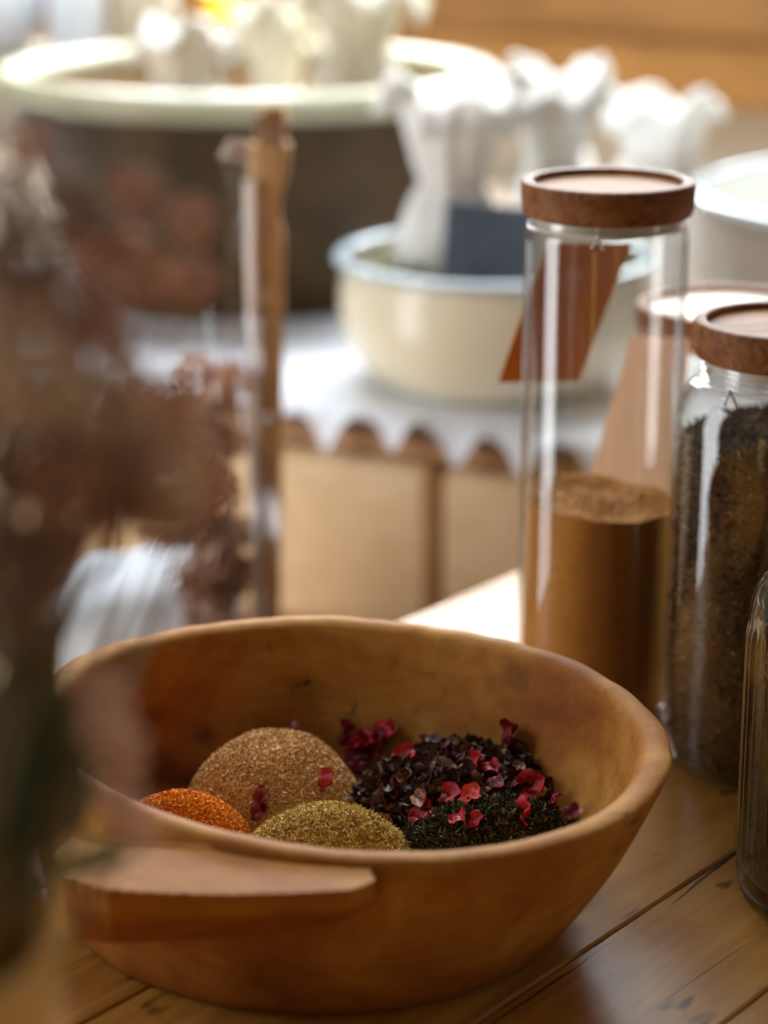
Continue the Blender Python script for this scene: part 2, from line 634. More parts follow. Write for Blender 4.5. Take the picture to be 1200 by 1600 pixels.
def runner():
    V, F = [], []
    nu, x0, x1 = 420, -1.0, 1.2
    rows_top = 14
    rows_drop = 9
    pitch = 0.0675
    for i in range(nu + 1):
        x = x0 + (x1 - x0) * i / nu
        ph = ((x + 0.022) / pitch) % 1.0
        sc = 0.008 + 0.033 * (0.5 + 0.5 * math.cos(2 * PI * (ph - 0.42 - 0.10 * math.sin(2 * PI * ph)))) ** 0.8
        sc += 0.004 * math.sin(x * 31)
        for j in range(rows_top):
            v = 0.42 * (1 - j / (rows_top - 1)) - 0.006
            z = 0.0022 + 0.0015 * noise.noise(Vector((x * 14, v * 14, 0)))
            V.append((x, v, z))
        for j in range(1, rows_drop + 1):
            t = j / rows_drop
            a = min(t * sc / 0.012, 1.0)
            wv = 0.006 * math.sin(2 * PI * ph + 1) * t + 0.004 * math.sin(x * 60) * t
            v = -0.006 - 0.016 * math.sin(a * PI / 2) - 0.004 * t + wv - 0.006 * t
            z = 0.002 - sc * t
            V.append((x, v, z))
    R = rows_top + rows_drop
    for i in range(nu):
        for j in range(R - 1):
            F.append((i * R + j, (i + 1) * R + j, (i + 1) * R + j + 1, i * R + j + 1))
    o = mesh_obj('table_runner', V, F, m_linen, smooth=True, loc=CO)
    o.rotation_euler = (0, 0, math.atan2(CU.y, CU.x))
    s = o.modifiers.new('thick', 'SOLIDIFY')
    s.thickness = 0.0012
    s.offset = 1
    return o


tag(runner(), 'white cloth runner with a scalloped edge hanging over the counter front', 'runner')

# ================================================================== TABLE of planks
E = Vector((0.636, 0.772, 0)).normalized()
Nn = Vector((E.y, -E.x, 0))
MT = Matrix(((E.x, Nn.x, 0, 0), (E.y, Nn.y, 0, 0), (0, 0, 1, 0), (0, 0, 0, 1)))
ang_t = math.atan2(E.y, E.x)
CR = [(0.90, -0.5515, 1.03, -0.5625, 0.0011), (0.72, -0.551, 0.86, -0.5535, 0.0007), (0.55, -0.53, 0.80, -0.525, 0.0005), (0.80, -0.502, 0.90, -0.500, 0.0004), (0.42, -0.73, 0.66, -0.735, 0.0006)]
m_tabs = [mat_wood('table_pine', srgb(154, 102, 40), srgb(188, 132, 58), srgb(206, 154, 76), s=1.6, rough=0.34, specks=0.85, along=ang_t, bumpk=0.3, crack=CR),
          mat_wood('table_pine_warm', srgb(144, 94, 36), srgb(180, 124, 54), srgb(200, 146, 70), s=1.6, rough=0.36, specks=0.85, along=ang_t, bumpk=0.3, crack=CR),
          mat_wood('table_pine_pale', srgb(158, 106, 44), srgb(190, 136, 62), srgb(208, 158, 80), s=1.6, rough=0.32, specks=0.8, along=ang_t, bumpk=0.3, crack=CR)]
m_apron = mat_wood('table_frame_wood', srgb(110, 70, 34), srgb(140, 94, 48), srgb(160, 112, 62), s=1.5, rough=0.5)
table = empty('plank_table', MT @ Vector((0.7, -0.45, 0)))
tag(table, 'honey pine plank table with a long dark crack, carrying bowl and jars', 'table')
TB = [-0.929, -0.82, -0.701, -0.559, -0.469, -0.352, -0.235, -0.12, 0.0]
S0, S1 = -0.25, 1.50


def plank(q0, q1, i):
    """plank with a slightly irregular edge on both sides"""
    nS = 120
    V, F = [], []

    def wob(s, q):
        g = 0.0004 + 0.0011 * noise.noise(Vector((s * 9, q * 40, 3))) + 0.0007 * noise.noise(Vector((s * 60, q * 40, 8)))
        return max(g, 0.0001)
    for k in range(nS + 1):
        s = S0 + (S1 - S0) * k / nS
        dr = 0.0022 * noise.noise(Vector((s * 6, q0 * 30, 1)))
        dr2 = 0.0022 * noise.noise(Vector((s * 6, q1 * 30, 1)))
        a = q0 + wob(s, q0) + (dr if q0 != TB[0] else 0)
        b = q1 - wob(s, q1 + 5) + (dr2 if q1 != TB[-1] else 0)
        c = 0.0012
        ring = [(a, -0.028), (a, -c), (a + c, 0), (b - c, 0), (b, -c), (b, -0.028)]
        for q, z in ring:
            V.append(tuple(MT @ Vector((s, q, z))))
    for k in range(nS):
        for j in range(6):
            j2 = (j + 1) % 6
            F.append((k * 6 + j, (k + 1) * 6 + j, (k + 1) * 6 + j2, k * 6 + j2))
    F.append(tuple(range(6)))
    F.append(tuple(reversed([nS * 6 + j for j in range(6)])))
    o = fix_normals(mesh_obj('plank', V, F, m_tabs[i % 3]))
    o.parent = table
    o.matrix_parent_inverse = Matrix.Translation(-Vector(table.location))
    return o


for i in range(len(TB) - 1):
    plank(TB[i], TB[i + 1], i)


def tchild(name, s0, s1, q0, q1, z0, z1, mat, bev=0.002):
    o = box(name, s0, s1, q0, q1, z0, z1, mat, None, bev, MT)
    o.parent = table
    o.matrix_parent_inverse = Matrix.Translation(-Vector(table.location))
    return o


tchild('apron', S0 + .05, S1 - .05, TB[0] + .04, TB[0] + .065, -0.12, -0.0285, m_apron)
tchild('apron', S0 + .05, S1 - .05, TB[-1] - .065, TB[-1] - .04, -0.12, -0.0285, m_apron)
tchild('apron', S1 - .075, S1 - .05, TB[0] + .066, TB[-1] - .066, -0.12, -0.0285, m_apron)
m_dark = mat_simple('dark_underside', srgb(34, 22, 14), srgb(44, 30, 18), 20, 0.9, 0.1)
tchild('underlayer', S0 + .02, S1 - .08, TB[0] + .07, TB[-1] - .07, -0.04, -0.0285, m_dark, 0)
for s in (S0 + .06, S1 - .14):
    for q in (TB[0] + .066, TB[-1] - .126):
        tchild('leg', s, s + .06, q, q + .06, FLOOR_Z + 0.0005, -0.041, m_apron)

# ================================================================== WOODEN BOWL
BC = Vector((-0.021, 1.055, 0))       # rim centre on the table plane
RA = Vector((0.1635, -0.026, 0))
RB = Vector((0.0, 0.156, 0))
OUT = [(0.0, 0.0), (0.60, 0.0), (0.72, 0.0002), (0.758, 0.004), (0.815, 0.014), (0.875, 0.034), (0.925, 0.056), (0.962, 0.076), (0.985, 0.090), (0.994, 0.0965), (0.996, 0.0995)]
INN = [(0.985, 0.1012), (0.950, 0.1016), (0.918, 0.1006), (0.908, 0.0985), (0.902, 0.090), (0.886, 0.074), (0.860, 0.054), (0.815, 0.036), (0.74, 0.0240), (0.60, 0.0180), (0.42, 0.0160), (0.22, 0.0150), (0.0, 0.0150)]


def resample(P, n):
    out = []
    L = [0]
    for a, b in zip(P, P[1:]):
        L.append(L[-1] + math.hypot(b[0] - a[0], (b[1] - a[1]) * 6))
    for i in range(n):
        t = L[-1] * i / (n - 1)
        j = max(k for k in range(len(L)) if L[k] <= t + 1e-9)
        j = min(j, len(P) - 2)
        u = (t - L[j]) / max(L[j + 1] - L[j], 1e-9)
        out.append((P[j][0] + (P[j + 1][0] - P[j][0]) * u, P[j][1] + (P[j + 1][1] - P[j][1]) * u))
    return out


def bowl_center(z):
    k = 1 - min(max(z / 0.1, 0), 1)
    return Vector((-0.017 * k, 0.004 * k, 0))


def bowl_body():
    prof = resample(OUT, 34) + resample(INN, 46)
    seg = 220
    V, F = [], []
    for i, (f, z) in enumerate(prof):
        c = bowl_center(z)
        for k in range(seg):
            a = 2 * PI * k / seg
            p = RA * (math.cos(a) * f) + RB * (math.sin(a) * f)
            # hand-carved facets and waves
            nz = noise.noise(Vector((math.cos(a) * 3.2, math.sin(a) * 3.2, z * 22)))
            n2 = noise.noise(Vector((math.cos(a) * 9, math.sin(a) * 9, z * 60 + 4)))
            edge = min(f / 0.7, 1)
            if z < 0.07:         # the foot swells under the lug, at the front left
                p = p * (1 + 0.13 * max(0.0, math.cos(a - 3.93)) ** 1.5 * (1 - z / 0.07) * (1 if i < 34 else 0) * edge)
            if z > 0.001:
                p = p * (1 + (0.010 * nz + 0.004 * n2) * edge)
            zz = z
            if z > 0.06:
                w = (z - 0.06) / 0.04
                zz += w * (0.0016 * math.sin(2 * a + 0.6) + 0.0012 * nz + 0.0006 * n2)
            V.append((p.x + c.x, p.y + c.y, zz))
    n = len(prof)
    for i in range(n - 1):
        for k in range(seg):
            k2 = (k + 1) % seg
            F.append((i * seg + k, i * seg + k2, (i + 1) * seg + k2, (i + 1) * seg + k))
    return V, F


def bowl_inner_z(x, y):
    """height of the inner surface over world (x, y)"""
    dx, dy = x - BC.x, y - BC.y
    z = 0.03
    for _ in range(1):
        c = bowl_center(z)
        X = (dx - c.x)
        a = X / RA.x
        b = (dy - c.y - a * RA.y) / RB.y
        f = math.hypot(a, b)
        P = INN[::-1]
        z = P[-1][1]
        for (f0, z0), (f1, z1) in zip(P, P[1:]):
            if f0 <= f <= f1:
                t = (f - f0) / (f1 - f0)
                z = z0 + (z1 - z0) * t
                break
        if f > 0.908:
            z = 0.0985
    return z


m_bowl = mat_bowl()
bowl = empty('wooden_bowl', BC)
tag(bowl, 'large hand-carved wooden bowl holding heaps of spices and petals', 'bowl')
V, F = bowl_body()
bb = fix_normals(mesh_obj('body', V, F, m_bowl, bowl, smooth=True))


def bowl_handle():
    """thick lug carved out of the front-left rim"""
    top = [(-0.148, 0.912), (-0.140, 0.888), (-0.120, 0.8775), (-0.095, 0.8745), (-0.068, 0.873), (-0.040, 0.8745), (-0.014, 0.8775), (-0.004, 0.886), (-0.006, 0.897)]
    inner = [(-0.142, 0.932), (-0.128, 0.926), (-0.112, 0.922), (-0.092, 0.920), (-0.068, 0.917), (-0.044, 0.915), (-0.024, 0.913), (-0.012, 0.911), (-0.008, 0.909)]

    def dens(P, n):
        out = []
        for i in range(n):
            t = i / (n - 1) * (len(P) - 1)
            j = min(int(t), len(P) - 2)
            u = t - j
            out.append((P[j][0] * (1 - u) + P[j + 1][0] * u, P[j][1] * (1 - u) + P[j + 1][1] * u))
        return out
    n = 90
    T, I = dens(top, n), dens(inner, n)
    V, F = [], []
    for i in range(n):
        t = i / (n - 1)
        jag = 0.0010 * max(0, math.sin(i * 1.9)) + 0.0008 * noise.noise(Vector((i * 0.7, 2, 0)))
        (tx, ty), (ix, iy) = T[i], I[i]
        # lower edge: deep on the left, thin near the right tip
        drop = 0.0095 + 0.004 * (1 - t)
        zt = 0.0968
        # under side runs back into the wall
        low = 0.016 + 0.042 * t ** 1.2
        k = (1 - t)
        bx, by = ix + 0.004 * k, iy + 0.040 + 0.026 * k ** 3 - 0.012 * t
        mid = (tx * .6 + bx * .4 - 0.014 * k ** 3, ty * (.52 + .2 * k) + by * (.48 - .2 * k))
        V += [(ix, iy, 0.0985), (ix * .985 + tx * .015, iy - 0.0035, zt), (ix * .5 + tx * .5, iy * .5 + ty * .5, zt - 0.0004 + 0.0004 * noise.noise(Vector((i * .3, 1, 1)))),
              (tx, ty + jag, zt - 0.0004), (tx, ty - 0.0002 + jag * .3, zt - 0.003), (tx, ty + 0.0015, zt - drop), (mid[0], mid[1], (zt - drop) * .5 + low * .5), (bx, by, low), (ix, iy + 0.02, 0.07)]
    K = 9
    for i in range(n - 1):
        for j in range(K):
            j2 = (j + 1) % K
            F.append((i * K + j, (i + 1) * K + j, (i + 1) * K + j2, i * K + j2))
    F.append(tuple(range(K)))
    F.append(tuple(reversed([(n - 1) * K + j for j in range(K)])))
    V = [(x - BC.x, y - BC.y, z) for x, y, z in V]
    return V, F


V, F = bowl_handle()
hd = fix_normals(mesh_obj('handle', V, F, m_bowl, bowl))

# ================================================================== SPICE HEAPS
def heap(name, cx, cy, rx, ry, H, p, n, tmpl, size, mat, label, cat='spice', flat=0.0, rot=0.0, lump=0.0, aspect=(1, 1, 1), seedk=0, jitter=0.6):
    ca, sa = math.cos(rot), math.sin(rot)

    def hz(u, v):
        r = math.hypot(u, v)
        x, y = cx + (u * rx * ca - v * ry * sa), cy + (u * rx * sa + v * ry * ca)
        b0 = BASE
        top = b0 + H * max(0.0, 1 - r ** p) + lump * noise.noise(Vector((x * 55, y * 55, seedk)))
        zi = bowl_inner_z(x, y)
        for _ in range(14):          # keep inside the bowl wall
            if zi <= top + 0.0005:
                break
            x, y = cx + (x - cx) * 0.955, cy + (y - cy) * 0.955
            zi = bowl_inner_z(x, y)
        return x, y, max(top, zi + 0.0004)
    BASE = bowl_inner_z(cx, cy)
    V, F = [], []
    nr, na = 26, 72
    V.append(hz(0, 0))
    for i in range(1, nr + 1):
        for k in range(na):
            a = 2 * PI * k / na
            r = i / nr
            V.append(hz(r * math.cos(a), r * math.sin(a)))
    for k in range(na):
        F.append((0, 1 + k, 1 + (k + 1) % na))
    for i in range(nr - 1):
        for k in range(na):
            k2 = (k + 1) % na
            F.append((1 + i * na + k, 1 + (i + 1) * na + k, 1 + (i + 1) * na + k2, 1 + i * na + k2))
    # close it underneath
    o = len(V)
    V.append((cx, cy, BASE + 0.0002))
    for k in range(na):
        F.append((o, 1 + (nr - 1) * na + (k + 1) % na, 1 + (nr - 1) * na + k))
    r = np.sqrt(rng.uniform(0, 1.02, n))
    a = rng.uniform(0, 2 * PI, n)
    pos = np.array([hz(rr * math.cos(t), rr * math.sin(t)) for rr, t in zip(r, a)])
    s = size * (0.55 + 0.9 * rng.random(n))
    pos[:, 2] += rng.uniform(0.0, jitter, n) * s
    scl = s[:, None] * np.array(aspect)[None]
    tones = rng.random(n)
    V0 = np.array([cx, cy, 0])
    ex = ((np.array(V) - V0).tolist(), F, 0.15 + 0.2 * rng.random(len(V)))
    ob = scatter_mesh(name, tmpl[0], tmpl[1], pos - V0, scl, rand_rot(n, flat), mat, tones, ex)
    ob.location = (cx, cy, 0)
    tag(ob, label, cat, kind='stuff')
    return hz


m_coriander = mat_per_piece('ground_coriander', [(0.0, srgb(160, 112, 62)), (0.35, srgb(208, 160, 98)), (0.7, srgb(224, 180, 120)), (1.0, srgb(240, 210, 160))], 0.8)
m_turmeric = mat_per_piece('orange_spice', [(0.0, srgb(176, 88, 4)), (0.4, srgb(232, 134, 8)), (0.8, srgb(246, 156, 20)), (1.0, srgb(250, 190, 76))], 0.75)
m_oregano = mat_per_piece('yellow_green_herb', [(0.0, srgb(126, 100, 44)), (0.35, srgb(196, 164, 84)), (0.7, srgb(226, 198, 118)), (1.0, srgb(246, 228, 166))], 0.75)
m_tea = mat_per_piece('dark_green_leaves', [(0.0, srgb(30, 28, 18)), (0.5, srgb(66, 60, 36)), (0.85, srgb(104, 94, 58)), (1.0, srgb(150, 134, 88))], 0.7)
m_hib = mat_per_piece('dark_dried_petals', [(0.0, srgb(30, 16, 14)), (0.5, srgb(56, 30, 24)), (0.85, srgb(92, 52, 34)), (1.0, srgb(150, 92, 50))], 0.42, spec=0.6)

heap('coriander_heap', -0.060, 1.118, 0.0540, 0.054, 0.048, 2.7, 15000, TETRA, 0.00095, m_coriander, 'tan ground spice in the tallest heap at the back left of the bowl', aspect=(1.5, .7, .7), lump=0.002)
heap('turmeric_heap', -0.107, 1.068, 0.050, 0.038, 0.0380, 2.0, 13000, TETRA, 0.00085, m_turmeric, 'bright orange ground spice heap on the left side of the bowl', aspect=(1.2, .8, .7), lump=0.001, seedk=4)
heap('oregano_heap', -0.029, 1.052, 0.058, 0.036, 0.0400, 1.9, 15000, TETRA, 0.00105, m_oregano, 'yellow-green chopped dried herb heap at the front middle of the bowl', aspect=(2.0, .55, .5), lump=0.0015, seedk=8)
hz_tea = heap('tea_heap', 0.060, 1.058, 0.062, 0.034, 0.035, 2.4, 9500, FLAKE, 0.0019, m_tea, 'dark green rolled leaf heap against the front right of the bowl', cat='dried leaves', aspect=(1.6, .5, .8), lump=0.003, seedk=12)
hz_hib = heap('dried_leaf_heap', 0.044, 1.113, 0.066, 0.052, 0.031, 4.0, 3000, CURL, 0.0021, m_hib, 'dark brown curled dried petals and leaves spread at the back right of the bowl', cat='dried leaves', aspect=(1.3, .8, .8), lump=0.004, seedk=16)

# ---- larger curled dark pieces: individual parts of one bed of dried flowers
def curled_mesh(seed, r=0.0052, cup=0.7):
    g = random.Random(seed)
    V, F = [], []
    nu, nv = 7, 5
    roll = g.uniform(1.2, 2.6)
    for i in range(nu):
        u = i / (nu - 1) * 2 - 1
        wdt = (1 - abs(u) ** 2.2) * 0.75 + 0.12
        for j in range(nv):
            v = (j / (nv - 1) * 2 - 1) * wdt
            ang = v * roll
            x = u * r
            y = math.sin(ang) / roll * r * 1.1
            z = (1 - math.cos(ang)) / roll * r * 1.1 + cup * r * u * u * 0.5 + r * 0.16 * math.sin(u * 6 + v * 5 + seed)
            V.append((x, y, z + g.uniform(-.08, .08) * r))
    for i in range(nu - 1):
        for j in range(nv - 1):
            F.append((i * nv + j, (i + 1) * nv + j, (i + 1) * nv + j + 1, i * nv + j + 1))
    return V, F


m_leafs = [mat_simple('dried_leaf_dark', srgb(50, 28, 20), srgb(80, 48, 34), 300, 0.46, 0.5, 0.0004, spec=0.45),
           mat_simple('dried_leaf_brown', srgb(92, 58, 34), srgb(134, 92, 58), 300, 0.46, 0.5, 0.0004, spec=0.5),
           mat_simple('dried_leaf_maroon', srgb(70, 26, 22), srgb(104, 44, 34), 300, 0.46, 0.5, 0.0004, spec=0.5),
           mat_simple('dried_leaf_tan', srgb(128, 74, 40), srgb(170, 110, 62), 300, 0.5, 0.5, 0.0004)]


def piece_mesh(name, VF, mat, th=0.0005):
    me = bpy.data.meshes.new(name)
    me.from_pydata(VF[0], [], VF[1])
    me.polygons.foreach_set('use_smooth', [True] * len(me.polygons))
    me.materials.append(mat)
    return me


bed = empty('dried_flower_bed', (0.044, 1.108, 0.03))
tag(bed, 'glossy dark curled dried flower pieces covering the right half of the bowl', 'dried flowers')
lm = []
for s in range(10):
    lm.append(piece_mesh('curled_piece', curled_mesh(s), m_leafs[(0, 0, 1, 0, 2, 0, 1, 0, 2, 1)[s]]))
lm_tan = piece_mesh('curled_piece', curled_mesh(41), m_leafs[3])
g = random.Random(5)
pl = []
tries = 0
while len(pl) < 270 and tries < 9000:
    tries += 1
    u, v = g.uniform(-1.02, 1.02), g.uniform(-1.0, 1.02)
    if u * u + v * v > 1.03:
        continue
    x, y, z = hz_hib(u, v)
    if any((x - a) ** 2 + (y - b) ** 2 < 0.0044 ** 2 for a, b, _ in pl):
        continue
    pl.append((x, y, z))
for i, (x, y, z) in enumerate(pl):
    o = bpy.data.objects.new('curled_piece', lm_tan if i % 23 == 5 else lm[g.randrange(10)])
    COL.objects.link(o)
    o.parent = bed
    o.location = (x - 0.044, y - 1.108, z - 0.03 + g.uniform(0.0008, 0.004))
    o.rotation_euler = (g.gauss(0, 0.7), g.gauss(0, 0.6), g.uniform(0, 2 * PI))
    s = g.uniform(0.75, 1.35)
    o.scale = (s, s, s)

# ---- red petals, each one a thing
m_red = [mat_simple('red_petal', srgb(140, 8, 26), srgb(206, 30, 52), 160, 0.5, 0.5, 0.0004, sss=0.0),
         mat_simple('crimson_petal', srgb(84, 6, 18), srgb(136, 16, 34), 160, 0.5, 0.5, 0.0004),
         mat_simple('coral_petal', srgb(200, 50, 50), srgb(226, 92, 80), 160, 0.5, 0.5, 0.0004)]


def petal_mesh(seed, r):
    g = random.Random(seed * 13 + 1)
    V, F = [], []
    nu, nv = 9, 7
    roll = g.uniform(0.8, 1.9)
    for i in range(nu):
        u = i / (nu - 1)
        wdt = (0.22 + 0.95 * math.sin(min(u * 1.25, 1) * PI * 0.55)) * (1 if u < .8 else 1 - (u - .8) * 2.2)
        for j in range(nv):
            v = (j / (nv - 1) * 2 - 1)
            ang = v * roll * wdt * 0.7
            x = (u * 2 - 1) * r
            y = math.sin(ang) * r / roll * 1.3
            z = (1 - math.cos(ang)) * r / roll * 1.2 + 0.5 * r * (u - .3) ** 2 + r * 0.20 * math.sin(u * 9 + v * 4 + seed) + r * .12 * math.sin(v * 8 + seed * 2) + g.uniform(-.07, .07) * r
            V.append((x, y, z))
    for i in range(nu - 1):
        for j in range(nv - 1):
            F.append((i * nv + j, (i + 1) * nv + j, (i + 1) * nv + j + 1, i * nv + j + 1))
    return V, F


# px, py, surface depth offset, size, tilt up, material, label
PET = [
    (410, 1262, 0.0075, 1.0, 1, 'crumpled crimson petal clump lying between the orange and the tan heaps'),
    (404, 1276, 0.0055, 0.7, 1, 'small crimson petal just below the clump beside the orange heap'),
    (511, 1232, 0.0065, 0.9, 0, 'dark pink petal standing on the right slope of the tan heap'),
    (460, 1143, 0.0050, 0.5, 1, 'crimson petal tip peeping over the top of the tan heap'),
    (543, 1156, 0.0080, 1.0, 1, 'dark crimson petal standing behind the right shoulder of the tan heap'),
    (568, 1168, 0.0080, 0.4, 0, 'red petal at the back, right of the tan heap and below the tallest petals'),
    (596, 1156, 0.0080, 0.4, 0, 'bright red petal lying against the back wall of the bowl, rightmost of the back cluster'),
    (577, 1184, 0.0070, 0.3, 1, 'crimson petal in the middle of the cluster beside the tan heap'),
    (553, 1172, 0.0070, 0.3, 0, 'crimson red petal directly below the tall dark petal behind the tan heap'),
    (607, 1150, 0.0055, 0.3, 0, 'small red petal tip at the far right of the back petal cluster'),
    (590, 1172, 0.0070, 0.5, 1, 'dark crimson petal under the bright red petal against the back wall'),
    (548, 1196, 0.0065, 0.3, 1, 'dark crimson petal low on the right edge of the tan heap'),
    (560, 1215, 0.0065, 0.6, 1, 'dark red petal where the tan heap meets the dark leaves'),
    (630, 1186, 0.0065, 0.3, 0, 'pink red petal on the back left of the dark leaves'),
    (670, 1168, 0.0055, 0.3, 2, 'small coral petal on the back edge of the dark leaves'),
    (800, 1164, 0.0095, 1.2, 1, 'large dark crimson petal standing upright at the back right of the dark leaves'),
    (744, 1203, 0.0060, 0.9, 0, 'upright narrow red petal in the middle of the dark leaves'),
    (765, 1208, 0.0060, 0.2, 0, 'flat red petal just right of the upright narrow petal'),
    (702, 1250, 0.0065, 0.4, 0, 'red petal left of the coral petal on the dark leaves'),
    (735, 1252, 0.0068, 0.4, 2, 'coral petal with a pale tip at the centre of the dark leaves'),
    (771, 1236, 0.0060, 0.3, 1, 'round crimson petal above the coral petal on the dark leaves'),
    (658, 1280, 0.0075, 0.3, 0, 'bright red curled petal beside the yellow-green herb heap'),
    (714, 1289, 0.0055, 0.2, 0, 'small red petal lying on the dark green leaf heap'),
    (744, 1290, 0.0050, 0.6, 0, 'narrow red petal on the dark green heap, right of the small red one'),
    (826, 1240, 0.0090, 0.9, 0, 'large bright red petal standing on the right side of the bowl'),
    (822, 1280, 0.0090, 1.1, 0, 'long red petal hanging below the large bright red petal'),
    (866, 1262, 0.0065, 0.7, 1, 'crimson petal near the right end of the leaves'),
    (892, 1280, 0.0050, 0.4, 1, 'crimson petal farthest right in the bowl'),
    (806, 1233, 0.0040, 0.4, 1, 'small dark crimson petal just left of the large bright red petal'),
]


def hit_surface(px, py):
    """march the view ray down to heaps or bowl (for a real resting place)"""
    best = None
    d = at(px, py, 1.0) - Vector((0, 0, CAM_H))
    for k in range(900, 1260):
        Y = k / 1000
        p = Vector((0, 0, CAM_H)) + d * Y
        if Y < 0.95:
            continue
        zs = bowl_inner_z(p.x, p.y)
        for (cx, cy, rx, ry, H, pw) in HEAPS:
            r = math.hypot((p.x - cx) / rx, (p.y - cy) / ry)
            if r < 1:
                zs = max(zs, bowl_inner_z(cx, cy) + H * (1 - r ** pw))
        if p.z <= zs + 0.002:
            return p
    return Vector((0, 0, CAM_H)) + d * 1.2


HEAPS = [(-0.060, 1.118, 0.0540, 0.054, 0.048, 2.7), (-0.107, 1.068, 0.050, 0.038, 0.0380, 2.0), (-0.029, 1.052, 0.058, 0.036, 0.0400, 1.9),
         (0.060, 1.058, 0.062, 0.034, 0.035, 2.4), (0.044, 1.113, 0.066, 0.052, 0.031, 4.0)]
for i, (px, py, r, tilt, mi, lab) in enumerate(PET):
    p = at(px, py, 1.146) if i == 3 else hit_surface(px, py)
    me = piece_mesh('red_petal', petal_mesh(i, r * 0.98), m_red[mi])
    o = bpy.data.objects.new('red_petal', me)
    COL.objects.link(o)
    o.location = p + Vector((0, -0.0015, 0.0035 if tilt < .8 else 0.0045))
    yaw = g.uniform(-0.7, 0.7)
    o.rotation_euler = (g.uniform(0.3, 0.8), -tilt * 1.1 + g.uniform(-.2, .2), yaw if tilt < .8 else g.uniform(-.6, .6))
    tag(o, lab, 'petal', 'red petals strewn over the spices')
# orange-tan strip petal beside the large red one
o = bpy.data.objects.new('tan_petal', piece_mesh('tan_petal', petal_mesh(77, 0.0055), mat_simple('tan_petal', srgb(206, 120, 50), srgb(226, 150, 80), 200, 0.6, 0.3)))
COL.objects.link(o)
o.location = hit_surface(838, 1252) + Vector((0, -0.003, 0.006))
o.rotation_euler = (0.5, -0.5, 0.2)
tag(o, 'orange-tan curled petal leaning against the large bright red petal', 'petal')

# ================================================================== GLASS JARS
m_glass = mat_glass('clear_glass', f0=0.055)
m_glass_rib = mat_glass('ribbed_glass', tint=(0.86, 0.88, 0.84), edge=(0.22, 0.24, 0.20), f0=0.13, rough=0.06)
m_walnut = mat_wood('walnut_lid', srgb(92, 54, 28), srgb(136, 86, 48), srgb(164, 112, 68), s=4.0, rough=0.6, along=0.9, spec=0.16)
m_lidtop = mat_wood('lid_top_wood', srgb(130, 88, 54), srgb(160, 114, 76), srgb(180, 136, 96), s=4.0, rough=0.66, along=0.4, spec=0.12)
m_lidshine = mat_wood('glare_lid_top', srgb(178, 140, 104), srgb(196, 160, 124), srgb(208, 176, 142), s=4.0, rough=0.42, along=0.4, spec=0.8)  # paler wood colour stands in for sky glare on the rear jar's lid
m_silic = mat_simple('clear_gasket', srgb(225, 222, 212), None, 50, 0.4, 0)


def lid(parent, R, z0, z1, rad_top=0.82):
    """turned wooden lid: band with a raised ring round a sunken top"""
    h = z1 - z0
    prof = [(0.0, z0), (R * .93, z0), (R * .97, z0 + .0012), (R * .995, z0 + h * .3), (R, z0 + h * .6), (R * .995, z1 - .0025), (R * .98, z1 - .0006), (R * .96, z1), (R * .865, z1), (R * .845, z1 - .0012), (R * .838, z1 - .005)]
    V, F = lathe(prof + [(0.0, z1 - .005)], 96)
    fix_normals(mesh_obj('lid', V, F, m_walnut, parent, smooth=False)).data.polygons.foreach_set('use_smooth', [True] * 0)
    lo = parent.children[-1] if parent.children else None
    V, F = lathe([(0.0, z1 - .0048), (R * .832, z1 - .0048), (R * .832, z1 - .0042), (R * .80, z1 - .0036), (0, z1 - .0034)], 96)
    d = fix_normals(mesh_obj('lid_panel', V, F, m_lidtop, parent))
    return d


def shade_auto(o, ang=35):
    me = o.data
    me.polygons.foreach_set('use_smooth', [True] * len(me.polygons))
    try:
        me.set_sharp_from_angle(angle=math.radians(ang))
    except Exception:
        pass


